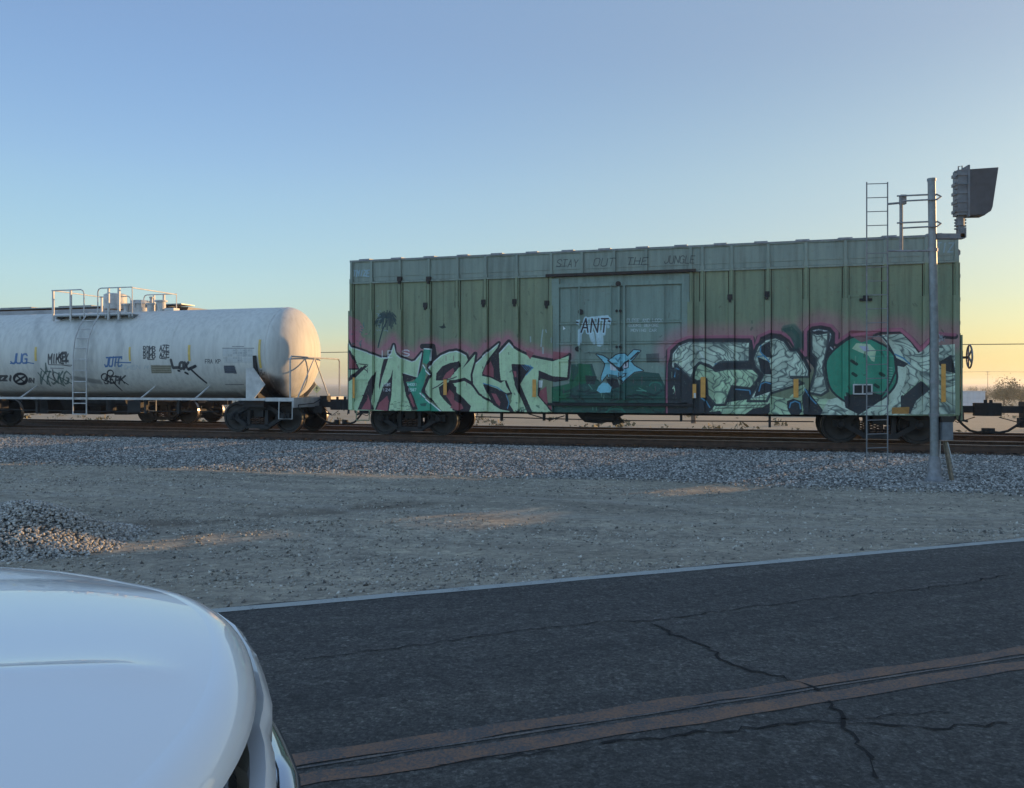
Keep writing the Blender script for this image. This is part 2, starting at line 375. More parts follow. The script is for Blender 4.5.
cv.stroke(L(zA,[(790,500),(830,480),(900,430),(1000,400)]), 4, DARK, .8)
H1 = L(zB,[(215,290),(320,190),(415,112),(402,150),(330,240),(300,320),(270,390),(340,405),(430,450),(470,430),(480,470),(520,530),(480,545),(430,520),(300,460),(290,470),(330,560),(370,610),(250,540),(195,460),(190,380)])
cv.stroke(H1+[H1[0]], 17, DARK); cv.poly(H1, PALE); cv.stroke(L(zB,[(220,285),(320,195),(410,120)]), 5, WHT, .8)
H2 = L(zB,[(500,105),(540,150),(600,190),(690,232),(780,250),(880,268),(1015,220),(1000,405),(880,395),(760,350),(750,420),(745,560),(860,690),(890,722),(540,722),(510,640),(530,540),(520,530),(480,430),(430,430),(420,350),(412,200)])
cv.stroke(L(zB,[(860,700),(750,570),(750,350),(880,395),(1000,405),(1015,215),(880,265),(780,250),(690,230),(600,190),(540,150),(500,100),(412,195),(420,350),(430,430)]), 19, DARK); cv.poly(H2, PALE)
cv.stroke(L(zB,[(420,200),(500,112),(540,155)]), 6, WHT, .8)
for p in ([(400,185),(415,200),(422,350),(432,435),(370,412),(285,372),(310,300),(350,230)], [(522,290),(640,295),(712,320),(640,390),(590,475),(560,460),(530,360)],
          [(290,462),(400,500),(470,550),(497,620),(482,672),(430,678),(370,640),(330,560)], [(755,345),(880,395),(1005,405),(1010,425),(900,445),(755,410)]): cv.poly(L(zB,p), DARK)
for p in ([(345,265),(370,330),(370,405),(285,375),(310,310)], [(545,350),(572,355),(572,400),(558,405)], [(350,540),(390,545),(430,620),(422,652),(390,620)], [(765,520),(820,480),(830,600),(870,650),(880,690),(800,610),(755,560)]): cv.poly(L(zB,p), RED)
cv.stroke(L(zB,[(575,460),(625,580),(690,722)]), 19, DARK)
cv.stroke(L(zB,[(500,650),(545,720)]), 14, DARK)
cv.stroke(L(zB,[(290,455),(400,490),(475,545),(503,625),(490,670)]), 4, BLU); cv.stroke(L(zB,[(430,520),(480,545),(520,535)]), 4, DARK); cv.stroke(L(zB,[(470,435),(480,475),(515,530)]), 4, DARK)
for k in range(5): cv.stroke(L(zB,[(610+k*18,300),(650+k*14,345-k*4)]), 3, BLU, .8)
cv.stroke(L(zB,[(640,298),(705,320),(645,385)]), 4, BLU)
cv.poly(L(zB,[(755,430),(790,430),(785,492),(755,492)]), WHT, .8)
cv.poly(L(zC,[(30,440),(165,455),(80,505),(30,510)]), RED, .9)
cv.poly(L(zB,[(645,165),(715,195),(682,250),(655,215)]), RED, .9)
for k in range(26):                                            # overspray dabs at the foot of the letters
    x, y = r_.uniform(560, 850), r_.uniform(620, 715); cv.stroke(L(zB,[(x,y),(x+r_.uniform(5,40),y+r_.uniform(-14,14))]), 5, (.16,.32,.26), .5)
text(cv, 'MUP', *zB(565,685), *zB(635,712), 2.5, BLK)
for k in range(20):
    x, y = r_.uniform(420, 590), r_.uniform(610, 690); cv.stroke(L(zA,[(x,y),(x+r_.uniform(8,30),y)]), 3, (.25,.36,.28), .5)
text(cv, 'LE', *zA(352,178), *zA(450,236), 4, WHT, .75); text(cv, 'S', *zA(525,172), *zA(600,222), 4.5, WHT, .8)
for (a, b, c_, d_, t_) in ((360,455,430,478,'LIGHT'),(360,500,430,522,'124'),(570,455,650,475,'84000'),(578,500,650,522,'1587')): text(cv, t_, *zA(a,b), *zA(c_,d_), 3.2, WHT, .7)
# door: dark green masses, the blue wolf head, tag and stencil
cv.poly(L(zD,[(20,400),(150,380),(180,380),(180,208),(360,205),(400,330),(440,370),(600,385),(640,350),(720,285),(800,270),(930,285),(985,400),(990,668),(20,668)]), DGRN, .96)
cv.poly(L(zD,[(20,410),(165,370),(185,230),(250,200),(340,210),(372,330),(310,370),(250,380),(175,420),(165,515),(20,520)]), (.07,.40,.27), .95)
cv.poly(L(zD,[(180,210),(250,205),(240,280),(190,360)]), (.12,.30,.27), .8)
cv.poly(L(zD,[(300,300),(400,310),(380,380),(310,375)]), BLK, .8)
for k in range(70):
    x, y = r_.uniform(40, 960), r_.uniform(390, 655); dx = r_.uniform(20, 130); q = r_.choice([(.05,.30,.24),(.02,.12,.13),(.06,.36,.28),(.03,.15,.17)])
    cv.stroke(L(zD,[(x,y),(x+dx,y+r_.uniform(-30,30)),(x+dx*1.6,y+r_.uniform(-20,50))]), r_.uniform(3,9), q, .55)
for cx, cy, rr in ((560,640,90),(560,600,60),(900,390,50)):
    cv.stroke(L(zD,[(cx-rr*math.cos(t/8*3.14), cy-rr*.6*math.sin(t/8*3.14)) for t in range(9)]), 5, (.15,.50,.42), .7)
for p in ([(210,540),(280,550)], [(740,430),(820,435)], [(760,410),(820,440)], [(365,575),(365,598)], [(395,575),(395,598)], [(330,380),(360,420)]): cv.stroke(L(zD,p), 4, (.35,.6,.52), .8)
wolf = L(zD,[(395,122),(450,135),(510,172),(560,130),(600,118),(640,118),(662,140),(715,85),(772,92),(690,185),(722,222),(795,262),(720,272),(660,322),(615,368),(610,300),(560,330),(500,318),(490,290),(440,358),(436,320),(470,220),(468,190)])
cv.stroke(wolf+[wolf[0]], 7, BLK); cv.poly(wolf, CY)
cv.poly(L(zD,[(512,190),(562,238),(565,262),(518,256)]), (.85,.85,.88)); cv.poly(L(zD,[(632,200),(668,180),(664,235),(630,242)]), (.85,.85,.88))
cv.stroke(L(zD,[(500,175),(560,230),(600,242),(640,195),(672,175)]), 6, BLK); cv.poly(L(zD,[(560,238),(620,232),(632,262),(590,270)]), BLK)
cv.stroke(L(zD,[(668,180),(668,235),(640,245)]), 3, BLK); cv.stroke(L(zD,[(648,200),(648,222)]), 4, BLK)
cv.stroke(L(zD,[(690,165),(752,105)]), 6, BLK); cv.poly(L(zD,[(500,290),(580,305),(575,335),(505,318)]), (.30,.42,.42))
cv.stroke(L(zD,[(590,280),(590,335),(620,355)]), 4, BLK); cv.stroke(L(zD,[(560,155),(585,185),(600,150)]), 3, (.2,.45,.55)); cv.stroke(L(zD,[(620,290),(650,285),(640,310),(610,320)]), 3, BLK)
cv.poly(L(zD,[(480,330),(580,335),(600,400),(530,420),(500,400)]), BLK); cv.poly(L(zD,[(398,432),(415,395),(450,362),(490,366),(530,402),(520,447),(430,452)]), CY)
cv.poly(L(zC,[(820,460),(930,455),(935,535),(825,535)]), BLK, .7)
TW = (.72,.84,.88)
text(cv, 'ANT', *zC(258,160), *zC(500,275), 17, TW, .85, .15)
for a_, b_ in (((250,260),(248,380)),((262,270),(258,360)),((340,280),(362,350)),((365,280),(378,372)),((398,270),(412,385)),((420,280),(428,388)),((440,270),(446,375)),((470,200),(462,292)),((485,160),(498,230))): cv.stroke(L(zC,[a_,b_]), 8, TW, .75, 3)
for p_ in ([(222,172),(262,168),(250,225),(228,205)], [(490,130),(530,160),(522,215),(495,200)], [(300,150),(420,135),(500,128),(500,150),(300,172)]): cv.poly(L(zC,p_), TW, .8)
text(cv, 'ANT', *zC(258,160), *zC(500,275), 5.5, DARK, 1, .15)
for c_ in ((235,190),(508,180)): cv.stroke(L(zC,[(c_[0]-8,c_[1]),(c_[0]+8,c_[1]+4)]), 6, DARK)
cv.poly(L(zC,[(110,222),(135,245),(112,258)]), WHT, .9)
for t_, b in (('CLOSE AND LOCK',(655,160,962,188)), ('DOORS BEFORE',(672,204,930,228)), ('MOVING CAR',(690,248,912,270))):
    text(cv, t_, *zC(b[0],b[1]), *zC(b[2],b[3]), 2.4, (.68,.74,.74), .9)
for t_, b in (('STAY',(90,112,215,152)), ('OUT',(298,104,425,148)), ('THE',(488,100,612,140)), ('JUNGLE',(702,90,880,132))):
    text(cv, t_, *zI(b[0],b[1]), *zI(b[2],b[3]), 3.2, (.10,.16,.18), .85, .25, .25)
cv.stroke(L(zI,[(90,152),(150,148)]), 3, (.10,.16,.18), .7); cv.stroke(L(zI,[(500,138),(620,142)]), 3, (.10,.16,.18), .6)
for p in ([(780,70),(775,140)],[(790,0),(782,60)],[(815,0),(820,20)],[(790,150),(792,200)],[(870,70),(872,105)],[(685,60),(686,100)]): cv.stroke(L(zB,p), 6, (.62,.70,.70), .75)
for k in range(6): cv.stroke(L(zC,[(45+r_.uniform(0,70),330+k*10),(90+r_.uniform(0,70),332+k*10)]), 2, (.6,.66,.66), .5)
text(cv, 'DATE 0042', *zC(440,412), *zC(720,425), 2, (.6,.64,.6), .6)
text(cv, 'TMIZE', *zH(105,175), *zH(250,222), 5, (.55,.68,.74), .8, .2, .5)
# palm tree and small bird on the upper left panels
PT = (.12,.23,.25)
for k in range(34):
    a = r_.uniform(0, 6.28); rr = r_.uniform(40, 120); cv.stroke(L(zH,[(400,580),(400+rr*.6*math.cos(a),570-abs(rr*.5*math.sin(a))),(400+rr*math.cos(a),590+rr*.65*math.sin(a)+20)]), 6, PT, .8)
cv.stroke(L(zH,[(400,600),(360,680),(330,790),(322,830)]), 6, PT); 
for k in range(14):
    x, y = r_.uniform(290, 330), r_.uniform(480, 720); cv.stroke(L(zH,[(x,y),(x+r_.uniform(5,20),y+r_.uniform(-14,14))]), 3, (.5,.6,.62), .8)
cv.stroke(L(zH,[(375,690),(395,685),(405,695)]), 3, (.5,.6,.62))
cv.poly(L(zH,[(840,655),(875,645),(885,618),(892,650),(905,660),(870,672)]), (.10,.18,.17))
# the piece on the right
pk2 = L(zE,[(150,740),(148,480),(160,180),(240,108),(330,75),(600,70),(870,72),(885,200)])+L(zF,[(150,140),(240,102),(330,112),(400,160),(440,220),(515,290),(515,100),(560,52),(640,42),(720,58),(765,110),(762,190),(850,130)])+L(zG,[(100,105),(180,150),(310,92),(480,85),(560,150),(635,238),(700,170),(780,120),(900,130)])
cv.stroke(pk2[2:], 34, PINK, .5, 60); cv.stroke(pk2, 17, DARK, .95, 3); cv.stroke([(x_, y_-1.6) for x_, y_ in pk2], 7, PINK, .85, 5)
cv.poly(L(zE,[(150,300),(180,180),(330,85),(870,85),(900,250),(1023,60),(1023,745),(150,745)]), BLK, .95)
p1 = L(zE,[(185,200),(240,130),(330,95),(855,100),(850,270),(600,275),(540,330),(500,300),(420,280),(400,300),(350,420),(215,290),(200,380),(180,300)])
p2 = L(zE,[(380,320),(430,280),(540,330),(560,350),(660,330),(880,330),(940,390),(900,450),(860,500),(700,480),(640,640),(560,640),(490,560),(480,420),(400,440),(370,420)])
cv.poly(p1, PALE2); cv.poly(p2, PALE)
p3 = L(zE,[(555,640),(700,610),(860,590),(1023,540),(1023,745),(400,748),(520,690)]); cv.poly(p3, PALE)
p4 = L(zF,[(100,300),(140,205),(200,155),(280,135),(350,165),(400,240),(450,238),(500,310),(545,400),(540,450),(400,450),(500,500),(240,580),(210,640),(60,640),(150,500),(180,440),(120,370)])
cv.stroke(p4[:9], 16, BLK); cv.poly(p4, PALE2)
p5 = L(zF,[(0,650),(200,590),(380,620),(490,490),(560,600),(820,640),(946,760),(600,765),(0,765)]); cv.poly(p5, PALE)
cv.stroke(L(zF,[(360,70),(420,60),(470,120),(470,200),(440,230)]), 16, DGRN, .6, 10); cv.poly(L(zF,[(330,70),(410,50),(470,110),(475,210),(440,230),(400,140)]), (.10,.30,.26), .7)
for p in ([(160,210),(235,170),(248,300),(200,290),(165,250)], [(140,290),(230,330),(250,430),(170,430)], [(140,520),(180,480),(250,490),(250,560),(110,610)], [(520,540),(600,640),(660,720),(640,755),(500,755),(490,600)], [(0,770),(100,700),(235,680),(220,765)], [(530,310),(528,110),(570,68),(640,62),(722,76),(750,120),(742,225),(690,335),(650,400),(600,400)],
          [(370,640),(420,620),(480,640),(490,720),(450,765),(400,745),(375,700)]): cv.poly(L(zF,p), BLK)
i1 = L(zF,[(562,92),(610,110),(700,95),(690,220),(655,380),(695,560),(640,595),(540,575),(590,420),(600,300),(562,260)]); cv.poly(i1, PALE2)
cv.stroke(L(zF,[(555,92),(620,76),(700,92),(716,120),(680,235)]), 5, WHT, .8); cv.stroke(L(zF,[(715,215),(738,240),(690,330),(650,390)]), 5, WHT, .7)
for p in ([(150,560),(165,505),(200,490),(245,503)], [(390,690),(400,655),(435,640),(470,655),(478,700)], [(510,545),(560,620),(600,660)], [(140,290),(190,280),(230,330)], [(165,190),(160,250),(200,295)]): cv.stroke(L(zF,p), 5, BLU)
for p in ([(600,275),(830,270),(875,300),(875,322),(560,345),(550,290)], [(700,500),(860,500),(865,585),(780,545)], [(500,700),(600,690),(620,742),(430,745)], [(860,725),(1023,620),(1023,700),(900,748)], [(160,330),(210,320),(250,330),(350,430),(430,570),(525,650),(505,700),(430,742),(152,742)]): cv.poly(L(zE,p), BLK)
for p in ([(210,400),(213,325),(270,342),(350,425)], [(440,580),(480,610),(510,660)], [(555,292),(600,275),(830,268)], [(730,505),(850,515),(862,570)]): cv.stroke(L(zE,p), 5, BLU)
for p in ([(190,320),(190,210),(240,145),(330,100)], [(215,290),(350,420)], [(520,330),(560,345),(700,330),(880,330)], [(480,560),(560,640)], [(350,90),(430,200),(500,300)]): cv.stroke(L(zE,p), 4, WHT, .6)
cv.stroke(L(zE,[(195,500),(205,480),(212,530),(200,540)]), 4, PALE)
for y in (645, 668, 735): cv.stroke(L(zE,[(560,y),(1023,y-6)]), 3, (.22,.26,.22), .8)
g1 = L(zG,[(310,120),(490,110),(560,180),(620,262),(700,190),(780,200),(900,190),(905,740),(550,745),(370,745),(300,660),(400,500),(440,420),(420,270)])
cv.poly(g1, PALE2)
cx, cy = 861.5, 371.5
circ = [(cx+(34.3+1.0*math.sin(t*.9)+.8*math.sin(t*.37))*math.cos(t*.157), cy+(33.6+.9*math.sin(t*.71))*math.sin(t*.157)) for t in range(40)]
cv.poly([(828,400),(900,380),(905,415),(820,416)], PALE2); cv.stroke(circ+[circ[0]], 14, BLK); cv.poly(circ, (.20,.56,.45))
cv.stroke([(858,352),(861,400)], 40, (.24,.60,.48), .5, 30)
cv.poly(L(zG,[(30,600),(100,585),(200,560),(330,590),(285,660),(145,742),(40,690)]), BLK)
cv.poly(L(zG,[(95,225),(130,182),(235,190),(285,240),(272,330),(250,320),(225,280),(150,250)]), (.72,.82,.68)); cv.poly(L(zG,[(150,205),(220,205),(230,250),(190,245)]), (.70,.72,.80))
cv.stroke(L(zG,[(240,285),(430,285)]), 3, (.35,.65,.58), .8)
for x, y in ((120,340),(115,430),(330,430),(105,330),(65,590),(290,520)): cv.stroke(L(zG,[(x-12,y-8),(x+12,y+8)]), 11, (.05,.16,.14), .85)
for k in range(7): cv.stroke(L(zG,[(380,375+k*20),(412,378+k*20)]), 4, (.55,.72,.66), .8)
cv.poly(L(zG,[(80,80),(270,90),(250,150),(170,178),(110,140)]), RED, .75)
cv.stroke(L(zG,[(95,120),(310,85),(480,80),(560,150),(635,240),(700,165)]), 7, PINK, .9, 3)
cv.stroke(L(zG,[(310,110),(380,190),(430,280),(442,400),(400,500),(290,650),(140,745)]), 6, BLK, .9)
for p in ([(430,290),(540,345),(505,372),(450,360)], [(480,600),(640,480),(712,540),(600,640),(552,742),(480,690)], [(780,330),(880,272),(905,420),(830,400),(780,350)]): cv.poly(L(zG,p), BLK, .95)
cv.stroke(L(zG,[(435,270),(500,300),(550,345)]), 5, BLU); cv.stroke(L(zG,[(500,590),(640,470),(710,540)]), 4, PALE)
cv.poly(L(zG,[(410,690),(548,684),(542,740),(408,738)]), (.66,.46,.20), .95)
for k in range(10): cv.stroke(L(zG,[(770+r_.uniform(0,60),110+r_.uniform(0,60)),(780+r_.uniform(0,60),130+r_.uniform(0,50))]), 3, (.6,.64,.66), .8)
def ropes(cv, x0, x1, y0, y1, n, seed, skip=()):
    R_ = np.random.RandomState(seed); a = cv.conv(x0, y1); b = cv.conv(x1, y0); i0, i1, j0, j1 = int(a[0]), min(int(b[0]), cv.w), max(int(a[1]),0), int(b[1])
    X, Y = np.meshgrid(np.arange(i0,i1), np.arange(j0,j1)); px = R_.uniform(i0,i1,n); py = R_.uniform(j0,j1,n); an = np.sin(px*.011)*1.2+py*.008+1.0; el = R_.uniform(1.6,4.6,n)
    wx = X+6*np.sin(Y*.07)+4*np.sin(Y*.19+X*.05); wy = Y+6*np.sin(X*.06)
    d1 = np.full(X.shape,1e9,np.float32); d2 = d1.copy(); id1 = np.zeros(X.shape,int)
    for k in range(n):
        dx = wx-px[k]; dy = wy-py[k]; u_ = dx*np.cos(an[k])+dy*np.sin(an[k]); v_ = -dx*np.sin(an[k])+dy*np.cos(an[k]); D = np.sqrt((u_/el[k])**2+v_**2).astype(np.float32)
        m_ = D < d1; d2 = np.where(m_, d1, np.minimum(d2, D)); id1 = np.where(m_, k, id1); d1 = np.where(m_, D, d1)
    edge = np.clip(1-(d2-d1)/3.2,0,1)[...,None]; tone = R_.uniform(-.09,.07,n)[id1][...,None]; core = np.clip(1-d1/16,0,1)[...,None]
    reg = cv.a[j0:j1,i0:i1]; c = reg[...,:3]; lum = c.mean(-1,keepdims=True); pale = ((lum > .62) & (reg[...,3:4] > .8)).astype(np.float32)
    for (ex, ey, er) in skip:
        q_ = cv.conv(ex, ey); pale = pale*((((X-q_[0])**2+(Y-q_[1])**2) > er*er)[...,None])
    new = c*(1+tone-.10*(1-core)); new = new+core*.05; new = new*(1-edge*.72)+np.array((.20,.25,.26))*edge*.72
    cv.a[j0:j1,i0:i1,:3] = c*(1-pale)+np.clip(new,0,1)*pale
ropes(cv, 665, 828, 326, 419, 210, 4); ropes(cv, 828, 960, 326, 419, 150, 5, [(861.5, 371.5, 148)])
for p_ in (p1, p2, p4, i1): cv.stroke(p_+[p_[0]], 7, BLK, .85, 2)
for p_ in (p1, p4, i1):
    c_ = (sum(a for a, b in p_)/len(p_), sum(b for a, b in p_)/len(p_)); q_ = [(a+(c_[0]-a)*.10, b+(c_[1]-b)*.10) for a, b in p_]; cv.stroke(q_+[q_[0]], 3, (.30,.36,.36), .7)
for k in range(46):                                            # drips and overspray
    x, y = r_.uniform(360, 950), r_.uniform(350, 400); cv.stroke([(x,y),(x,y+r_.uniform(2,8))], 2.2, r_.choice([(.62,.72,.62),(.20,.22,.24),(.55,.34,.38)]), .5, 1.5)
text(cv, 'TIZ', *[500/5.255+840, 488/5.255+150], *[600/5.255+840, 535/5.255+150], 5, (.55,.66,.70), .7, .2, .4)
for k in range(60):                                            # general scuffs over all panels
    x, y = r_.uniform(355, 950), r_.uniform(290, 405); cv.stroke([(x,y),(x+r_.uniform(-2,2),y+r_.uniform(0,5))], r_.uniform(2,5), (.14,.15,.14), .35, 2)
IMG_BOX = cv.image('boxcar_spray_paint')

# ------------------------------------------------------------------ tank artwork
TS = -20.4                                       # centre of the tank car along the track
TR = 1.42; TZ = 2.44; TJ = 6.5
def tk_conv(px, py):
    k = (px-512)/F; m = -(py-384)/F              # ray (k,1,m)*z in camera frame; cylinder axis along U at distance TD
    a = N.x*k + N.y; c = TZ-1.47
    A_ = a*a+m*m; B_ = -2*(a*TD+m*c); C_ = TD*TD+c*c-TR*TR; disc = B_*B_-4*A_*C_
    z = (-B_-math.sqrt(max(disc,0)))/(2*A_)
    return ((k*z*U.x+z*U.y-TS+7.5)*120, (m*z+1.47)*120)
ct = Canvas(15*120, 5*120, tk_conv)
def zJ(x, y): return (x/9.309, 330+y/9.309)
def zK(x, y): return (90+x/7.877, 330+y/7.877)
def zL(x, y): return (190+x/8.76, 330+y/8.76)
TB=(.20,.40,.62); TK=(.12,.13,.17); TG=(.16,.32,.30)
rt = random.Random(5)
def tagscrawl(f, txt, x0, y0, x1, y1, wd, c, slant=.2, jit=3, a=.9):
    n = len(txt); cw = (x1-x0)/n; r = random.Random(txt+str(x0))
    for i, ch in enumerate(txt):
        for st in FONT.get(ch, []): ct.stroke(L(f,[(x0+cw*(i+.1+p/4*.8)+slant*q/6*cw+r.uniform(-jit,jit), y1+(y0-y1)*q/6+r.uniform(-jit,jit)) for p, q in st]), wd, c, a)
tagscrawl(zJ,'JUG',95,225,250,310,7,TB); ct.stroke(L(zJ,[(95,312),(160,305)]),4,TB); ct.stroke(L(zJ,[(240,300),(315,312)]),4,TB)
tagscrawl(zJ,'MIKEY',445,225,635,310,6,TK,.1); 
for k in range(3): tagscrawl(zJ,'KEL',540,205+k*8,640,280+k*8,3.5,TK,.2)
ct.stroke(L(zJ,[(450,322),(670,328)]),3.5,TK,.8); ct.stroke(L(zJ,[(470,355),(590,358)]),3,TK,.7); ct.stroke(L(zJ,[(580,325),(660,342)]),3,TK,.7)
tagscrawl(zJ,'VTSKG',355,390,640,500,6,TG,.3,9,.8); ct.stroke(L(zJ,[(355,400),(470,520),(440,430),(600,520),(560,440),(670,500)]),6,TG,.8); ct.stroke(L(zJ,[(380,360),(430,410),(425,310),(440,380)]),6,TG,.8)
ct.stroke(L(zJ,[(490,370),(510,470)]),6,TK,.8)
tagscrawl(zJ,'ZZI',-30,430,120,470,8,TK,.1); 
ov=[(190+60*math.cos(t*.4), 455+48*math.sin(t*.4)) for t in range(17)]; ct.stroke(L(zJ,ov),10,TK); ct.stroke(L(zJ,[(150,420),(235,490)]),8,TK); ct.stroke(L(zJ,[(150,480),(235,430)]),7,TK)
tagscrawl(zJ,'IN',255,450,315,490,6,TK,.1)
tagscrawl(zK,'JUIC',110,215,250,285,6.5,TB); ct.stroke(L(zK,[(120,290),(140,285)]),4,TB); ct.stroke(L(zK,[(200,255),(320,258)]),4,TB); ct.stroke(L(zK,[(130,218),(250,212)]),6,TB)
for cx_, cy_, rr in ((115,370,26),(160,340,24)): ct.stroke(L(zK,[(cx_+rr*math.cos(t*.5),cy_+rr*math.sin(t*.5)) for t in range(14)]),5,TK)
tagscrawl(zK,'SEPK',110,365,270,420,5.5,TK,.3,6); ct.stroke(L(zK,[(120,400),(190,420),(250,475)]),5,TK); ct.stroke(L(zK,[(200,360),(300,430)]),5,TK); ct.stroke(L(zK,[(180,400),(240,465)]),6,TK)
for k in range(2): tagscrawl(zK,'BOMB',420,130+k*50,515,170+k*50,4.5,TK,.0,4); tagscrawl(zK,'AZE',545,120+k*55,622,165+k*50,4.5,TK,.05,4)
ct.stroke(L(zK,[(455,232),(505,232)]),3.5,TK); ct.stroke(L(zK,[(550,222),(600,228)]),3.5,TK)
tagscrawl(zK,'L',648,235,700,295,11,TK,-.3); tagscrawl(zK,'OX',700,255,775,305,10,TK,.1); ct.stroke(L(zK,[(775,310),(830,285)]),11,TK); ct.stroke(L(zK,[(795,310),(915,415)]),8,TK); ct.stroke(L(zK,[(695,320),(705,322)]),8,TK); ct.stroke(L(zK,[(750,335),(770,345)]),8,TK)
tagscrawl(zK,'TOKEN M',228,280,460,305,3,(.62,.70,.75),.1,4,.5)
ct.poly(L(zK,[(478,275),(640,278),(645,342),(485,342)]),(.52,.50,.42),.8)
for k in range(4): ct.stroke(L(zK,[(490,288+k*15),(636,289+k*15)]),2.5,(.38,.35,.25),.8)
text(ct,'FRA KP',*zK(905,232),*zK(1030,262),2.6,(.16,.18,.22),.9)
for (x0,x1,y) in ((285,560,160),(370,470,145),(310,470,478)): ct.stroke(L(zL,[(x0,y),(x1,y)]),2.6,(.25,.28,.33),.8)
ct.poly(L(zL,[(285,165),(550,168),(550,235),(285,232)]),(.62,.66,.68),.35); ct.poly(L(zL,[(300,240),(545,242),(545,290),(300,288)]),(.62,.66,.68),.3)
for k in range(5): 
    for j in range(6): text(ct,rt.choice(['DOT','111','A10','W1','28','NO']),*zL(290+j*43,172+k*22),*zL(328+j*43,186+k*22),1.5,rt.choice([(.35,.40,.45),(.78,.8,.82)]),.6)
for x in (390, 430, 545): ct.stroke(L(zL,[(x,165),(x,300)]),2,(.75,.78,.8),.5)
ct.poly(L(zL,[(295,312),(390,312),(412,382),(305,378)]),(.15,.18,.26),.9)
for k in range(4): ct.stroke(L(zL,[(302,326+k*15),(402,326+k*15)]),2,(.45,.5,.56),.8)
for k in range(26):
    x_, y_ = 600+rt.uniform(-5,55), 345+rt.uniform(0,120); ct.stroke(L(zL,[(x_,y_),(x_+rt.uniform(-8,8),y_+rt.uniform(2,14))]),3,(.12,.12,.15),.6)
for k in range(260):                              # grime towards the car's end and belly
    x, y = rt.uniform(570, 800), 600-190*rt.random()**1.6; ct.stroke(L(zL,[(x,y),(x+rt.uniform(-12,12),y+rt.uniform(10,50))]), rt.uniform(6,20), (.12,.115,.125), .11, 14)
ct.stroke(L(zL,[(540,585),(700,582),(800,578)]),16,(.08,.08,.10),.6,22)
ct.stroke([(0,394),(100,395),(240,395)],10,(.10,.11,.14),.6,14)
for x in (79, 84, 92, 40, 120): ct.stroke([(x,318),(x+2,345),(x+1,385)],10,(.36,.38,.40),.22,16)
ct.stroke([(72,378),(100,382)],10,(.15,.16,.17),.5,8)
text(ct,'GATX 7704',302,336,316,339,1.8,(.2,.2,.22),.8); text(ct,'LD LMT 221',303,341,316,343,1.5,(.2,.2,.22),.7); text(ct,'LT WT 74',303,344.5,315,346,1.5,(.2,.2,.22),.6)
IMG_TANK = ct.image('tank_tags')

# ------------------------------------------------------------------ rolling stock: common pieces
def lathe_y(mb, prof, y, n=28, mi=0, sgn=1): mb.lathe(prof, (0,0,0), (0,sgn,0), n, mi); return mb
WR = .457
def wheel_mesh():
    mb = MB()
    prof = [(.0,-.085),(.10,-.085),(.12,-.07),(.15,-.045),(.30,-.02),(.38,-.035),(.395,-.065),(WR,-.065),(WR+.002,.06),(WR+.028,.07),(WR+.026,.095),(.40,.095),(.37,.05),(.15,.03),(0,.03)]
    mb.lathe(prof, (0,0,0), (0,1,0), 30)
    me = mb.mesh('wheel', [M['wheel_steel'], M['rim_steel']], True, 35)
    mi = [0]*len(me.polygons)
    for k in range(30): mi[7*30+k] = 1
    me.polygons.foreach_set('material_index', mi); return me
WHEEL = wheel_mesh()
def frame_mesh():
    out = [(-1.10,.40),(-1.10,.56),(-.98,.62),(-.72,.62),(-.45,.80),(.45,.80),(.72,.62),(.98,.62),(1.10,.56),(1.10,.40),(1.0,.36),(.72,.42),(.42,.17),(-.42,.17),(-.72,.42),(-1.0,.36)]
    mb = MB()
    for y in (-1.0, 1.0):
        y0, y1 = y-.09, y+.09
        # side frame as bars round two windows and the spring opening
        def seg(a, b, h): mb.bar((a[0],y,a[1]), (b[0],y,b[1]), .16, h, 0, (0,0,1))
        seg((-1.08,.50),(-.66,.52),.17); seg((1.08,.50),(.66,.52),.17)
        seg((-.80,.56),(-.42,.75),.11); seg((.80,.56),(.42,.75),.11); seg((-.46,.75),(.46,.75),.13)
        seg((-.80,.46),(-.36,.20),.11); seg((.80,.46),(.36,.20),.11); seg((-.40,.19),(.40,.19),.12)
        seg((-.30,.2),(-.30,.75),.10); seg((.30,.2),(.30,.75),.10)
    mb.box(-.16,.16,-1.02,1.02,.48,.68); mb.box(-.27,.27,-.3,.3,.6,.75)
    mb.box(-.62,-.52,-.9,.9,.34,.46); mb.box(.52,.62,-.9,.9,.34,.46)       # brake beams
    return mb.mesh('truck', M['dark_steel'])
FRAME = frame_mesh()
def spring_mesh():
    mb = MB()
    for x in (-.17, 0, .17):
        pts = [(x+.07*math.cos(t*.8), .07*math.sin(t*.8), .25+t*.0085) for t in range(28)]
        mb.tube(pts, .017, 5, 0)
    return mb.mesh('spring_group', M['rust_brown'])
SPRING = spring_mesh()
def cap_mesh():
    mb = MB(); mb.lathe([(0,-.16),(.06,-.16),(.075,-.13),(.10,-.12),(.11,-.02),(.11,.06)], (0,0,0), (0,1,0), 14); return mb.mesh('bearing_cap', M['dark_steel'], True, 40)
CAP = cap_mesh()
def axle_mesh():
    mb = MB(); mb.cyl((0,-.9,0), (0,.9,0), .08, 10); return mb.mesh('axle', M['dark_steel'], True, 40)
AXLE = axle_mesh()
def truck(root, x):
    t = link('truck', FRAME, root, (x,0,0))
    for a in (-.89, .89):
        link('axle', AXLE, t, (a,0,WR))
        for y, rz in ((-.7525,0),(.7525,math.pi)):
            w = link('wheel', WHEEL, t, (a,y,WR), rz); 
        for y, rz in ((-1.0,0),(1.0,math.pi)): link('bearing_cap', CAP, t, (a,y,WR+.03), rz)
    for y in (-1.0, 1.0): link('spring_group', SPRING, t, (0,y,0))
    return t
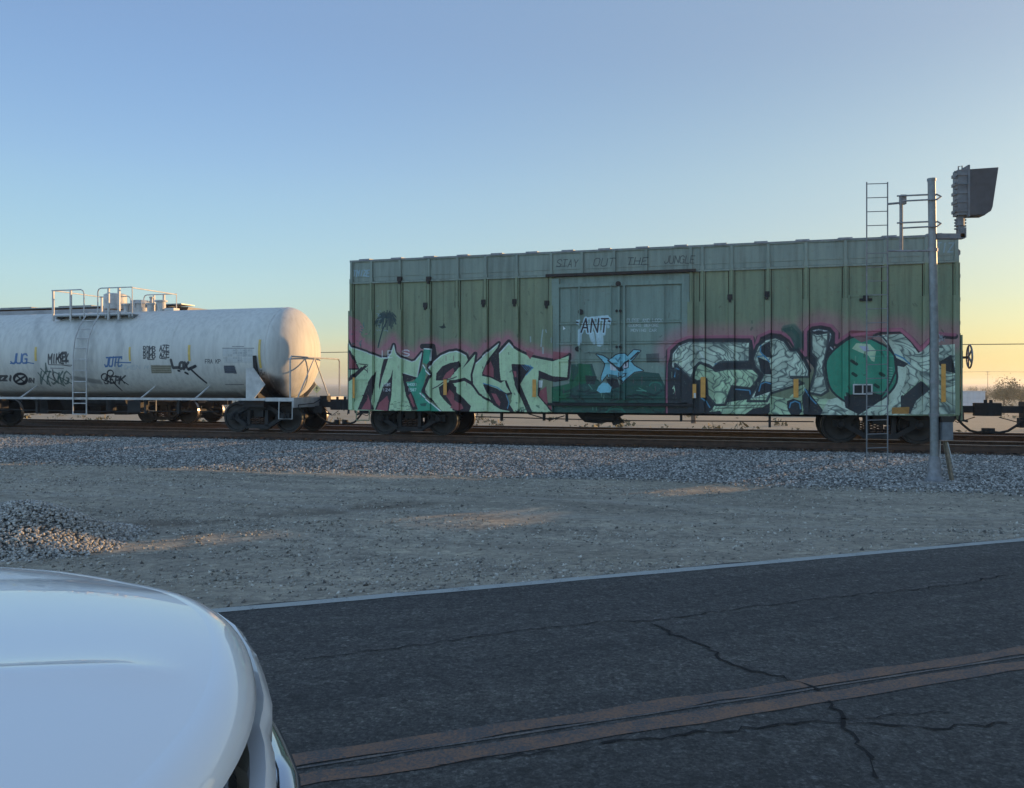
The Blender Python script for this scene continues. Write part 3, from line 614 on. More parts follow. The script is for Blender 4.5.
def coupler(root, x, sg, length=.75):
    mb = MB(); z = .84
    mb.box(min(x+sg*.02,x+sg*.3), max(x+sg*.02,x+sg*.3), -.34, -.2, z-.26, z-.04); mb.box(min(x+sg*.1,x+sg*.34), max(x+sg*.1,x+sg*.34), -.1, .16, z+.08, z+.27); mb.bar((x,-.3,z-.16),(x+sg*.5,-.1,z-.3),.05,.05)
    if length > 1.2: mb.box(min(x,x+sg*.62), max(x,x+sg*.62), -.26, .26, z-.24, z+.20); mb.box(min(x,x+sg*.35), max(x,x+sg*.35), -1.3, 1.3, z-.02, z+.16); mb.box(min(x+sg*.3,x+sg*.7), max(x+sg*.3,x+sg*.7), -.14, .14, z-.44, z-.2)
    mb.box(min(x,x-sg*.5), max(x,x-sg*.5), -.22, .22, z-.2, z+.22)
    e = x+sg*length
    mb.bar((x-sg*.1,0,z), (e-sg*.18,0,z), .13, .17)
    poly = [(e-sg*.26,-.10),(e-sg*.02,-.17),(e+sg*.10,-.15),(e+sg*.06,-.06),(e-sg*.02,-.03),(e+sg*.02,.05),(e+sg*.12,.09),(e+sg*.09,.17),(e-sg*.12,.18),(e-sg*.26,.10)]
    mb.prism(poly, lambda a,b: (a,b,z-.16), lambda a,b: (a,b,z+.16))
    mb.cyl((e-sg*.02,-.1,z+.16), (e-sg*.02,-.1,z+.24), .04, 8)
    c = mb.build('coupler', M['dark_steel'], root)
    h = MB(); L_ = length; h.tube([(x+sg*(L_-.85 if L_ > 1.2 else 0),-.28,z-.12),(x+sg*(L_-.72),-.28,z-.2),(x+sg*(L_-.55),-.24,z-.38),(x+sg*(L_-.38),-.16,z-.52),(x+sg*(L_-.2),-.12,z-.57),(x+sg*L_,-.10,z-.54),(x+sg*(L_+.03),-.10,z-.53)], .03, 8)
    h.box(min(x+sg*(L_-.1),x+sg*(L_+.05)), max(x+sg*(L_-.1),x+sg*(L_+.05)), -.15, -.05, z-.6, z-.46)
    h.tube([(x,.3,z-.1),(x+sg*L_*.4,.32,z-.35),(x+sg*L_*.8,.2,z-.2)], .012, 5)
    h.build('air_hose', M['rubber'], root, True)
    lv = MB(); lv.tube([(x+sg*.12,-1.45,z-.25),(x+sg*.12,-1.4,z+.02),(x+sg*.12,-.5,z+.05),(x+sg*.3,-.1,z+.26)], .014, 6)
    lv.tube([(x+sg*.12,1.45,z-.25),(x+sg*.12,1.4,z+.02),(x+sg*.12,.3,z+.05)], .014, 6)
    lv.build('uncoupling_lever', M['dark_steel'], root)
    return c

# ------------------------------------------------------------------ boxcar
def make_boxcar(label, s_c, half, art=True, body=None, band=None, doorm=None, group=None, posts=None, z0=.72, tr=6.2, cl=None):
    root = thing('boxcar', label, 'boxcar', P(s_c, TD, RAILZ), TH, group)
    if art:
        kw = dict(img=IMG_BOX, root=root, size=(-half, 2*half, 0, 5.05), yneg=-1.2)
        body = weathered('boxcar_green_paint', (.205,.25,.15), (.178,.23,.145), rustamt=.35, **kw)
        band = weathered('boxcar_grey_teal_paint', (.225,.285,.245), (.20,.255,.22), rustamt=.25, **kw)
        doorm = weathered('door_teal_paint', (.195,.275,.235), (.175,.25,.215), rustamt=.3, **kw)
    roofm = M['galv_dark'] if art else body
    ZB, ZT = 4.36, 4.96; Y = -1.525
    pc = MB(); pc.box(-half+.05, half-.05, -1.40, 1.40, .95, 4.93); pc.build('inner_box', M['dark_steel'], root)  # added dark core: blocks light and blackens the gaps between wall panels
    # end walls with horizontal ribs, far wall
    for sg in (-1, 1):
        e = MB(); xa = sg*half; e.box(min(xa,xa-sg*.04), max(xa,xa-sg*.04), -1.5, 1.5, z0+.1, ZT)
        for k in range(7): e.prism([(0,0),(.06,.07),(.06,.15),(0,.22)], lambda a,b,xa=xa,sg=sg,k=k: (xa+sg*a, -1.42, 1.15+k*.55+b), lambda a,b,xa=xa,sg=sg,k=k: (xa+sg*a, 1.42, 1.15+k*.55+b))
        e.build('end_wall', body if not art else roofm, root)
    f = MB(); f.box(-half, half, 1.49, 1.525, z0, ZT)
    for k in range(15): x = -half+.3+k*(2*half-.6)/14; f.box(x-.05, x+.05, 1.525, 1.58, z0, ZT)
    f.build('far_side_wall', body, root)
    if posts is None: posts = [-half+.04+(2*half-.08)*k/14 for k in range(15)]
    dx0, dx1 = (-half+2*half*.36, -half+2*half*.60) if not art else DOORX
    edges = posts
    # wall panels between the posts
    for a, b in zip(edges[:-1], edges[1:]):
        m = MB(); m.box(a+.012, b-.012, Y, Y+.03, ZB-.0+.012, ZT-.03)
        # pressed seam above the lower strip of each roof-line panel
        m.box(a+.03, b-.03, Y-.012, Y+.001, ZB+.14, ZB+.165)
        m.build('roof_line_panel', band, root)
        if b <= dx0+.05 or a >= dx1-.05:
            m = MB(); m.box(a+.091, b-.081, Y, Y+.03, z0+.24, ZB-.03)  # gaps left beside the posts bare the dark core, drawn as shadow lines
            mid = (a+b)/2
            m.box(mid-.006, mid+.006, Y-.006, Y+.001, z0+.26, ZB-.06)
            m.build('wall_panel', body, root)
    for x in posts[0:]:
        if dx0+.05 < x < dx1-.05:
            p = MB(); p.box(x-.035, x+.035, Y-.045, Y+.01, ZB+.03, ZT-.02); p.build('upper_post', band, root); continue
        p = MB(); p.box(x-.03, x+.03, Y-.075, Y+.01, 3.55, ZB-.03); p.box(x-.075, x+.055, Y-.09, Y+.01, z0+.02, 3.55)
        p.box(x+.055, x+.075, Y-.03, Y+.01, z0+.1, ZB-.05); p.box(x-.062, x-.03, Y-.03, Y+.01, 3.55, ZB-.05); p.box(x+.03, x+.055, Y-.03, Y+.01, 3.55, ZB-.05)
        p.build('side_post', body, root)
        p = MB(); p.box(x-.035, x+.035, Y-.045, Y+.01, ZB+.03, ZT-.02); p.box(x-.05, x+.05, Y-.06, Y+.01, ZB+.0, ZB+.1); p.build('upper_post', band, root)
    s = MB(); s.box(-half, half, Y-.02, Y+.04, z0, z0+.225); s.box(-half, half, Y-.03, Y+.01, z0+.225, z0+.245); s.build('side_sill', body, root)
    s = MB(); s.box(-half, half, Y-.055, Y+.02, ZB-.045, ZB+.0); s.build('side_rail', band, root)
    s = MB(); s.box(-half, half, Y-.03, Y+.05, ZT-.03, ZT+.03); s.build('eave_rail', band, root)
    # roof: low pitch panels with raised seams that show as bumps over the eave
    npan = 16
    for k in range(npan):
        a = -half+2*half*k/npan; b = a+2*half/npan; m = MB()
        m.prism([(-1.56,ZT+.02),(0,ZT+.12),(1.56,ZT+.02),(1.56,ZT-.01),(0,ZT+.09),(-1.56,ZT-.01)], lambda y,z,a=a: (a+.02,y,z), lambda y,z,b=b: (b-.02,y,z))
        m.prism([(-1.58,ZT+.0),(-1.57,ZT+.055),(0,ZT+.175),(1.57,ZT+.055),(1.58,ZT+.0),(0,ZT+.1)], lambda y,z,a=a: (a+.3,y,z), lambda y,z,a=a: (a+.62,y,z))
        m.build('roof_panel', roofm, root)
    # underframe
    u = MB(); u.box(-half+.1, half-.1, -.2, .2, .62, .95)
    for k in range(11): x = -half+.6+k*(2*half-1.2)/10; u.box(x-.05, x+.05, -1.45, 1.45, .78, .94)
    u.build('underframe', M['dark_steel'], root)
    # door
    dm = MB(); dm.box(dx0+.02, dx1-.02, Y-.01, Y+.03, z0+.26, ZB-.06); dm.build('door', doorm, root)
    door = root.children[-1] if False else [o for o in bpy.data.objects if o.parent == root and o.name.startswith('door')][0]
    if art:
        fr = MB()
        for x in (dx0+.10, dx1-.10): fr.box(x-.10, x+.10, Y-.075, Y-.008, z0+.28, ZB-.10)
        fr.box(dx0+.2, dx1-.2, Y-.075, Y-.008, 4.02, 4.12)
        fr.build('door_frame', doorm, door)
        xs_ = side_px(622, 350, NEAR)[0]-s_c; xm = side_px(572, 350, NEAR)[0]-s_c; xr = side_px(666, 350, NEAR)[0]-s_c
        for a, b in ((dx0+.2, xm), (xm, xs_), (xs_, xr), (xr, dx1-.2)):
            for zz, zz2 in ((3.08,4.0),(2.55,3.04),(2.1,2.51),(1.62,2.06),(1.15,1.58)):
                p_ = MB(); p_.box(a+.035, b-.035, Y-.03, Y-.008, zz+.025, zz2-.015); p_.build('door_panel', doorm, door)
        p_ = MB(); p_.box(xs_-.11, xs_-.05, Y-.085, Y-.008, 1.05, 4.02); p_.box(xs_+.03, xs_+.09, Y-.085, Y-.008, 1.05, 4.02); p_.build('door_stile', doorm, door)
        for zz in (3.06, 2.53, 2.08, 1.6, 1.12):
            p_ = MB(); p_.box(dx0+.15, dx1-.15, Y-.06, Y-.02, zz-.02, zz+.02); p_.build('door_rib', doorm, door)
        lk = MB()
        for x in (dx0+.75, xs_-.28): lk.tube([(x, Y-.09, 1.1), (x, Y-.09, 4.05)], .018, 6)
        lk.box(xs_-.5, xs_-.1, Y-.11, Y-.06, 2.02, 2.12); lk.tube([(dx0+.9,Y-.12,2.3),(xs_-.2,Y-.12,2.3)], .015, 6)
        lk.build('lock_rod', doorm, door)
        for px, py in ((618.5,284),(617,311),(620.5,311),(617,347),(620.5,347),(581,312),(578,349)):
            a_, h_ = side_px(px, py, NEAR); b_ = MB(); big = .07 if px in (618.5,581,578) else .035
            b_.cyl((a_-s_c, Y-.10, h_), (a_-s_c, Y-.05, h_), big, 10); b_.build('door_roller', M['dark_steel'], door)
        tk = MB(); tk.box(dx0-.15, dx1+.15, Y-.13, Y-.06, ZB-.05, ZB+.02); tk.build('door_track', M['dark_steel'], root)
        tk = MB(); tk.box(dx0-.1, dx1+.1, Y-.14, Y-.035, z0+.18, z0+.25); tk.build('door_track', M['dark_steel'], root)
        # fittings traced on the side: dark brackets, strips, number board, placard holder, tape
        for i, (px, py) in enumerate(((426,305),(484,302),(515,301.5),(547,303),(730,297),(767,294),(429,279),(400,279))):
            a_, h_ = side_px(px, py, NEAR); b_ = MB(); b_.box(a_-s_c-.06, a_-s_c+.06, Y-.10, Y-.0, h_-.07, h_+.06); b_.box(a_-s_c-.03, a_-s_c+.03, Y-.12, Y-.0, h_-.14, h_-.06); b_.build('bracket', M['dark_steel'], root)
        def strip(px0, py0, px1, py1, m_, nm='reflector_strip', lab=None, d_=.115):
            a_, h0 = side_px(px0, py0, NEAR); b__, h1 = side_px(px1, py1, NEAR); o_ = MB(); o_.box(a_-s_c, b__-s_c, Y-d_, Y-d_+.02, h1, h0); o_ = o_.build(nm, m_, root)
            if lab: o_['label'] = lab
        strip(354, 377.5, 356, 398, M['orange'], lab='faded orange reflector strip'); strip(444.5, 379.5, 447.8, 395, M['orange']); strip(533.2, 379.5, 536.8, 397, M['orange'])
        strip(692.8, 384, 696.4, 398, M['orange'], lab='short reflector strip with white foot'); strip(700.8, 377, 705.6, 397.5, M['orange']); strip(793.3, 379, 798.3, 397.5, M['orange']); strip(940.5, 364, 945, 402, M['orange'], lab='tall orange reflector strip at the right end')
        strip(694, 393, 696.2, 398, M['tank_trim'], d_=.12, nm='strip_foot')
        a0, h0 = side_px(852.5, 384, NEAR); a1, h1 = side_px(872, 394.5, NEAR); b_ = MB(); a0 -= s_c; a1 -= s_c; am = (a0+a1)/2
        b_.box(a0, a1, Y-.11, Y-.10, h1, h0, 1)
        for c_ in ((a0,a0+.03,h1,h0),(a1-.03,a1,h1,h0),(am-.015,am+.015,h1,h0),(a0,a1,h1,h1+.03),(a0,a1,h0-.03,h0)): b_.box(c_[0], c_[1], Y-.13, Y-.108, c_[2], c_[3], 0)
        b_.build('card_holder', [M['tank_trim'], M['dark_steel']], root)
        a0, h0 = side_px(849, 297, NEAR); a1, h1 = side_px(880, 331, NEAR); b_ = MB(); a0 -= s_c; a1 -= s_c
        b_.box(a0, a1, Y-.035, Y-.005, h1, h0); b_.box(a0-.03, a1+.03, Y-.05, Y-.005, h0, h0+.05); b_.box(a0-.02, a0+.02, Y-.05, Y-.005, h1, h0); b_.box(a1-.02, a1+.02, Y-.05, Y-.005, h1, h0); b_.build('patch_plate', body, root)
        a0, h0 = side_px(865.5, 301, NEAR); b_ = MB(); b_.box(a0-s_c-.14, a0-s_c+.14, Y-.09, Y-.0, h0, h0+.06); b_.box(a0-s_c-.06, a0-s_c+.06, Y-.10, Y-.0, h0+.06, h0+.13); b_.build('bracket', M['dark_steel'], root)
        # brake gear under the floor
        g = MB()
        x0 = side_px(570,420,NEAR)[0]-s_c; x1 = side_px(622,420,NEAR)[0]-s_c
        prof = [(x0,.72),(x0+.15,.56),(x0+.28,.44),(x0+.7,.40),(x0+1.0,.47),(x0+1.05,.36),(x0+1.3,.44),(x1-.2,.58),(x1+.1,.72)]
        g.prism(prof, lambda a,b: (a,-.95,b), lambda a,b: (a,-.55,b)); g.cyl((x0+.3,-.9,.6),(x0+1.1,-.9,.6),.16,12)
        for px, dz in ((498,.26),(541,.24),(564,.26),(680,.22),(770,.34)): x = side_px(px,420,NEAR)[0]-s_c; g.box(x-.03,x+.03,-1.25,-1.15,.72-dz,.74)
        g.tube([(side_px(470,418,NEAR)[0]-s_c,-1.1,.56),(x0,-1.1,.52),(x1,-1.1,.50),(side_px(815,418,NEAR)[0]-s_c,-1.1,.53)], .016, 5)
        g.tube([(x0-1.2,-1.3,.66),(x0-.6,-1.3,.50),(x0-.2,-1.3,.62)], .016, 5)
        g.build('brake_gear', M['dark_steel'], root)
    else:
        for k in range(6): p_ = MB(); zz = 1.2+k*.55; p_.box(dx0+.1, dx1-.1, Y-.05, Y-.009, zz-.03, zz+.03); p_.build('door_rib', doorm, door)
    # end ladders and grab irons
    for sg in (-1, 1):
        ld = MB(); x = sg*(half+.07); 
        for yy in (-1.48, -1.05): ld.bar((x,yy,.62), (x,yy,2.62), .04, .04)
        for k in range(6): ld.tube([(x,-1.48,.75+k*.34),(x,-1.05,.75+k*.34)], .013, 6)
        for zz in (.8, 2.5): ld.box(min(x,sg*half), max(x,sg*half), -1.48, -1.44, zz, zz+.05)
        ld.build('ladder', M['dark_steel'] if sg < 0 else body, root)
        gi = MB()
        for zz in (1.15, 1.6, 2.05): xx = sg*(half-.45); gi.tube([(xx-.22,Y,zz),(xx-.22,Y-.07,zz),(xx+.22,Y-.07,zz),(xx+.22,Y,zz)], .012, 5)
        xx = sg*(half-.4); gi.tube([(xx-.2,Y,z0),(xx-.2,Y-.02,z0-.28),(xx+.2,Y-.02,z0-.28),(xx+.2,Y,z0)], .02, 5)
        gi.build('grab_iron', body, root)
        coupler(root, sg*half, sg, .92 if art else (cl or .75))
    # hand brake at the right end
    hb = MB(); x = half+.09
    hb.bar((x,-1.15,.9),(x,-1.15,2.68),.05,.05); hb.box(half,x+.06,-1.25,-1.05,1.85,2.25); hb.cyl((x,-1.15,2.1),(x+.22,-1.15,2.1),.03,8)
    hb.build('brake_stand', M['rust_brown'], root)
    w = MB(); c = (x+.22,-1.15,2.12)
    ring = [(c[0], c[1]+.27*math.cos(t*math.pi/10), c[2]+.27*math.sin(t*math.pi/10)) for t in range(21)]; w.tube(ring, .022, 6)
    for k in range(5): a = k*2*math.pi/5; w.bar((c[0]-.02,c[1],c[2]), (c[0],c[1]+.26*math.cos(a),c[2]+.26*math.sin(a)), .03, .03)
    w.build('brake_wheel', M['galv_dark'], root)
    truck(root, -tr); truck(root, tr)
    return root
def loc_x(px, py=300): return side_px(px, py, NEAR)[0]-SC
PX = [351.5,371.3,399.9,428.7,457.5,485.5,516.7,551.0,582,614,646,690.5,702.3,731.5,768,806,845.5,885,926,956.5]
DOORX = (loc_x(552), loc_x(690))
boxcar = make_boxcar('long green and grey boxcar covered in graffiti, with a teal sliding door', SC, BL/2, True, posts=[loc_x(p) for p in PX])
nb2 = make_boxcar('plain brown boxcar at the far right end of the train', S1+2.35+15.2+1.5+9.2, 9.2, False, M['brown_paint'], M['brown_paint'], M['brown_paint'], tr=7.4)

# ------------------------------------------------------------------ tank car
def make_tank():
    root = thing('tank_car', 'dirty white tank car with scrawled tags and a railed platform on top', 'tank car', P(TS, TD, RAILZ), TH)
    tp = weathered('tank_white_paint', (.62,.62,.58), (.59,.59,.56), rust=(.22,.17,.13), rough=.62, rustamt=.06, streak=.18, img=IMG_TANK, root=root, size=(-7.5,15,0,5), yneg=-.05)
    mb = MB(); prof = []
    for k in range(13): a = k/12*math.pi/2; prof.append((TR*math.sin(a)+.0001, -TJ-.74*math.cos(a)))
    for k in range(1, 14): prof.append((TR, -TJ+2*TJ*k/13 if k < 13 else TJ))
    for k in range(12, -1, -1): a = k/12*math.pi/2; prof.append((TR*math.sin(a)+.0001, TJ+.74*math.cos(a)))
    mb.lathe(prof, (0,0,TZ), (1,0,0), 72); mb.build('tank_shell', tp, root, True)
    for x in (-TJ, -TJ*.5, -.9, .9, TJ*.5, TJ):      # weld seams
        w = MB(); w.lathe([(TR-.005,x-.02),(TR+.006,x-.012),(TR+.006,x+.012),(TR-.005,x+.02)], (0,0,TZ), (1,0,0), 72); w.build('weld_seam', tp, root, True)
    T = M['tank_trim']
    s = MB(); s.box(-6.6, 6.6, -1.56, -1.44, .98, 1.05); s.build('side_rail', T, root); s = MB(); s.box(-6.6, 6.6, 1.44, 1.56, .96, 1.06); s.build('side_rail', T, root)
    for sg in (-1, 1):
        s = MB(); s.box(min(sg*4.9,sg*7.3), max(sg*4.9,sg*7.3), -.35, .35, .62, .99); s.box(min(sg*5.7,sg*6.4), max(sg*5.7,sg*6.4), -1.3, 1.3, .78, .985); s.build('stub_sill', M['dark_steel'], root)
        d = MB(); d.box(min(sg*6.62,sg*7.5), max(sg*6.62,sg*7.5), -1.43, 1.43, 1.0, 1.05); d.box(min(sg*6.62,sg*7.5), max(sg*6.62,sg*7.5), -1.56, -1.43, .96, 1.068); d.box(min(sg*6.62,sg*7.5), max(sg*6.62,sg*7.5), 1.43, 1.56, .96, 1.068)
        d.box(min(sg*7.5,sg*7.56), max(sg*7.5,sg*7.56), -1.56, 1.56, .78, 1.07); d.build('end_platform', T, root)
    for sg in (-1, 1):
        for y in (-1, 1):
            b = MB(); xa = sg*6.17
            b.prism([(xa-.22,1.03),(xa-.22,1.95),(xa+.02,1.95),(xa+.42,1.45),(xa+.05,1.03)] if sg > 0 else [(xa+.22,1.03),(xa+.22,1.95),(xa-.02,1.95),(xa-.42,1.45),(xa-.05,1.03)],
                    lambda a,c,y=y: (a, y*1.50, c), lambda a,c,y=y: (a, y*1.535, c)); b.build('bolster_plate', T, root)
            sd_ = MB()
            th = [TZ+TR*math.cos(R(q)) for q in range(100,180,8)]
            sd_.prism([(y*(TR+.02)*math.sin(R(q)), TZ+(TR+.02)*math.cos(R(q))) for q in range(95,175,8)]+[(y*.3,.9),(y*1.3,.9)], lambda a,c,xa=xa: (xa-.06,a,c), lambda a,c,xa=xa: (xa+.06,a,c)); sd_.build('saddle', M['dark_steel'], root)
    for px in (24, 143, 197):
        for y in (-1,):
            k = tk_conv(px+8, 383); xx = k[0]/120-7.5; b = MB(); zz = 1.36
            b.bar((xx-.02,-1.5,1.03), (xx+.10,-1.0*math.sqrt(max(TR**2-(TZ-1.40)**2,0))-.02,1.40), .05, .03); b.build('brace', T, root)
    # ladder on the near side and mirror one on the far side
    for y in (-1, 1):
        l = MB()
        for x in (-.26, .26):
            pts = [(x, y*1.60, .50), (x, y*1.60, 2.4), (x, y*1.52, 2.9), (x, y*1.34, 3.3), (x, y*1.06, 3.68)]; l.tube(pts, .022, 6)
        for (yy, zz) in ((1.6,.52),(1.6,.86),(1.6,1.2),(1.6,1.55),(1.6,1.9),(1.6,2.25),(1.56,2.6),(1.51,2.92),(1.37,3.22),(1.18,3.5)): l.tube([(-.26,y*yy,zz),(.26,y*yy,zz)], .016, 6)
        l.build('ladder', T, root)
    # top platform with rails
    for y in (-1, 1):
        p = MB(); p.box(-1.5, 1.45, min(y*.62,y*1.06), max(y*.62,y*1.06), 3.66, 3.70)
        for x in (-1.45, -.5, .5, 1.4): p.box(x-.03, x+.03, min(y*.5,y*1.06), max(y*.5,y*1.06), 3.58, 3.66)
        p.build('walkway', M['galv'], root)
        r = MB(); yy = y*1.06; zt = 4.54; B = 3.62
        r.tube([(-1.62,yy,zt-.02),(-.46,yy,zt-.02),(-.38,yy,zt-.06),(-.34,yy,zt-.15),(-.34,yy,B)], .02, 6)
        r.tube([(.20,yy,B),(.20,yy,zt-.12),(.24,yy,zt-.03),(.32,yy,zt),(1.52,yy,zt),(1.52,yy,B)], .02, 6)
        for x in (-1.56, -.86, .62): r.bar((x,yy,B-.1),(x,yy,zt-.01),.055,.055)
        r.bar((1.02,yy,B-.1),(1.02,yy,zt),.065,.065)
        r.build('guard_rail', T, root)
    for x in (-1.56, 1.52): r = MB(); r.tube([(x,-1.06,4.52),(x,1.06,4.52)], .02, 6); r.build('end_rail', T, root)
    c = MB(); c.lathe([(0,.42),(.28,.42),(.36,.38),(.36,-.1)], (-.05,0,4.06), (0,0,1), 24); c.build('valve_housing', T, root, True, 40)
    mw = MB(); mw.lathe([(0,.30),(.24,.28),(.30,.22),(.31,.16),(.26,.15),(.25,-.2)], (.95,0,3.95), (0,0,1), 24)
    for k in range(8): a = k*math.pi/4; mw.cyl((.95+.29*math.cos(a),.29*math.sin(a),3.99),(.95+.29*math.cos(a),.29*math.sin(a),4.22),.025,6)
    mw.build('manway', T, root, True, 40)
    for x, y, rr, h in ((.45,.2,.10,.25),(.60,-.25,.08,.20),(1.25,.15,.05,.45),(1.75,0,.15,.30),(1.5,-.2,.10,.2)):
        v = MB(); v.lathe([(rr,-.1),(rr,h),(rr*1.35,h),(rr*1.35,h+.05),(0,h+.05)], (x,y,3.86), (0,0,1), 14); v.build('valve', T, root, True, 40)
    v = MB(); v.box(2.0,2.35,-.15,.15,3.80,3.94); v.build('vent_box', T, root)
    # end handrails over the couplers
    for sg in (-1, 1):
        e = MB(); xo = sg*7.42
        e.tube([(xo,-1.52,1.05),(xo,-1.52,2.2),(xo,-1.45,2.28),(xo,1.45,2.28),(xo,1.52,2.2),(xo,1.52,1.05)], .024, 7); e.tube([(xo,-.1,2.28),(xo,.8,1.05)], .02, 6); e.tube([(xo,-.1,2.28),(xo,-1.1,1.05)], .02, 6)
        e.build('end_handrail', T, root)
        st = MB(); xs = sg*7.3; st.tube([(xs-.22,-1.56,1.0),(xs-.22,-1.58,.45),(xs+.22,-1.58,.45),(xs+.22,-1.56,1.0)], .018, 6); st.build('step', T, root)
        coupler(root, sg*7.5, sg, .72)
    for px, py0, py1, w in ((36,347,361,2.2),(130,347,361,2.2),(189.5,345,361,2.6),(260.5,339.5,368,3.2)):
        a = tk_conv(px-w/2, py0); b = tk_conv(px+w/2, py1); rows = []
        for q in range(6):
            z = a[1]/120+(b[1]-a[1])/120*q/5; yy = -math.sqrt(max(TR*TR-(z-TZ)**2, 0))-.006; rows.append([(a[0]/120-7.5,yy,z),(b[0]/120-7.5,yy,z)])
        s = MB(); s.grid(rows[::-1]); s.build('reflector_strip', M['yellow_tape'], root)
    g = MB(); g.cyl((-1.2,-.1,.95),(.6,-.1,.95),.20,12); g.box(1.2,1.7,-.9,-.5,.55,.95); g.tube([(-4.8,-.9,.62),(0,-.9,.58),(4.6,-.9,.62)], .018, 6); g.cyl((0,-.25,.6),(0,-.25,1.1),.16,12)
    for x in (-3.6,-2.0,2.2,3.4): g.box(x-.04,x+.04,-1.3,-1.2,.55,1.0)
    g.build('brake_gear', M['dark_steel'], root)
    truck(root, -6.05); truck(root, 6.05)
    return root
make_tank()

# ------------------------------------------------------------------ covered hopper on the second track, behind the tank car
def make_hopper(sc, td, label, cl=.75):
    half = 7.6
    root = thing('hopper_car', label, 'hopper car', P(sc, td, RAILZ), TH)
    H = M['hopper_paint']
    b = MB(); b.prism([(-1.5,1.7),(-1.55,2.0),(-1.55,3.98),(-1.35,4.32),(0,4.48),(1.35,4.32),(1.55,3.98),(1.55,2.0),(1.5,1.7)], lambda y,z: (-half+1.4,y,z), lambda y,z: (half-1.4,y,z))
    for sg in (-1,1):
        x0 = sg*(half-1.4); x1 = sg*half
        b.prism([(-1.55,0),(1.55,0)], lambda y,z: (x0,y,1.7), lambda y,z: (x1,y,4.0)) if False else None
        rows = [[(x0,-1.53,1.7),(x0,1.53,1.7)],[(x1,-1.53,3.2),(x1,1.53,3.2)],[(x1,-1.53,3.9),(x1,1.53,3.9)],[(x1,-1.3,4.3),(x1,1.3,4.3)],[(x0,-1.3,4.35),(x0,1.3,4.35)]]
        b.grid(rows)
        for y in (-1.53,1.53): b.add([(x0,y,1.7),(x1,y,3.2),(x1,y,3.9),(x0,y,3.9)],[(0,1,2,3)])
    b.build('hopper_body', H, root)
    for k in range(15): m = MB(); x = -half+.5+k*(2*half-1)/14; m.box(x-.05,x+.05,-1.61,-1.5,1.75 if abs(x)<half-1.4 else 3.1,3.95); m.build('side_post', H, root)
    r = MB(); r.box(-half+.3,half-1.0,-.4,.4,4.50,4.54); r.build('running_board', M['galv'], root)
    for k in range(4): m = MB(); x = -4.4+k*2.95; m.box(x-.8,x+.8,-.25,.25,4.54,4.60); m.build('hatch', H, root)
    s = MB(); s.box(-half,half,-1.55,-1.47,1.50,1.74); s.box(-half,half,1.47,1.55,1.50,1.74); s.box(-half,half,-.3,.3,.75,1.05); s.build('side_sill', H, root)
    for k in range(8):
        m = MB(); x = -4.35+k*1.245; top = .60
        vs = [(x-.6,-1.4,1.7),(x+.6,-1.4,1.7),(x+.6,1.4,1.7),(x-.6,1.4,1.7),(x-.22,-.9,.42),(x+.22,-.9,.42),(x+.22,.9,.42),(x-.22,.9,.42)]
        m.add(vs,[(4,5,6,7),(0,1,5,4),(1,2,6,5),(2,3,7,6),(3,0,4,7)]); m.box(x-.3,x+.3,-1.0,1.0,.30,.42); m.build('discharge_chute', M['dark_steel'], root)
    for sg in (-1,1):
        e = MB(); x = sg*(half-.05)
        for y in (-1.4,1.4): e.bar((x,y,1.0),(x,y,4.0),.08,.08); e.bar((x,y,1.0),(x-sg*1.4,y,1.75),.07,.07)
        e.box(min(x,x-sg*1.3),max(x,x-sg*1.3),-1.45,1.45,1.0,1.08); e.build('end_frame', H, root)
        coupler(root, sg*half, sg, cl)
    truck(root,-6.3); truck(root,6.3)
make_hopper(-27.5, TD2, 'grey covered hopper car on the far track, half hidden behind the tank car')
make_hopper(S1+2.35+7.6, TD, 'grey covered hopper car coupled to the right end of the graffiti boxcar', 1.35)

# ------------------------------------------------------------------ tracks
def rail_mesh(half):
    prof = [(-.07,-.17),(.07,-.17),(.07,-.155),(.012,-.14),(.012,-.045),(.036,-.035),(.036,-.004),(.028,0),(-.028,0),(-.036,-.004),(-.036,-.035),(-.012,-.045),(-.012,-.14),(-.07,-.155)]
    mb = MB(); mb.prism(prof, lambda y,z: (-half,y,z), lambda y,z: (half,y,z))
    me = mb.mesh('rail', [M['rust_brown'], POLISH]); 
    for i, p in enumerate(me.polygons):
        if p.normal.z > .9 and p.center.z > -.01: p.material_index = 1
    return me
POLISH = simple('polished_rail_head', (.6,.6,.6), .42, .8, 3, .12, .001)
RAIL = rail_mesh(70)
def tie_mesh(m_, seed):
    r = random.Random(seed); mb = MB(); j = lambda: r.uniform(-.012,.012)
    vs = [(x+j(), y+j(), z) for z in (-.35,-.185) for y in (-1.3,1.3) for x in (-.11,.11)]
    mb.add(vs, [(0,2,3,1),(4,5,7,6),(0,1,5,4),(1,3,7,5),(3,2,6,7),(2,0,4,6)])
    for y in (-.755,.755): mb.box(-.09,.09,y-.16,y+.16,-.186,-.168,1)
    return mb.mesh('tie', [m_, M['rust_brown']])
TIES = [tie_mesh(M['wood_tie'], k) for k in range(4)]; TIEP = tie_mesh(M['wood_tie_pale'], 9)
for i, (td, lab) in enumerate(((TD,'nearer railway track, the one carrying the graffiti boxcar'), (TD2,'farther railway track, behind the graffiti boxcar'))):
    tr_ = thing('railway_track', lab, 'railway track', P(0, td, RAILZ), TH)
    for y in (-.755,.755): link('rail', RAIL, tr_, (0,y,0))
    for k in range(-62, 62):
        x = k*.52+rnd.uniform(-.03,.03); pale = i == 0 and k in (4, 9, 12, 15, 16)
        link('tie', TIEP if pale else TIES[k % 4], tr_, (x, rnd.uniform(-.05,.05), rnd.uniform(-.008,.004)), rnd.uniform(-.02,.02))

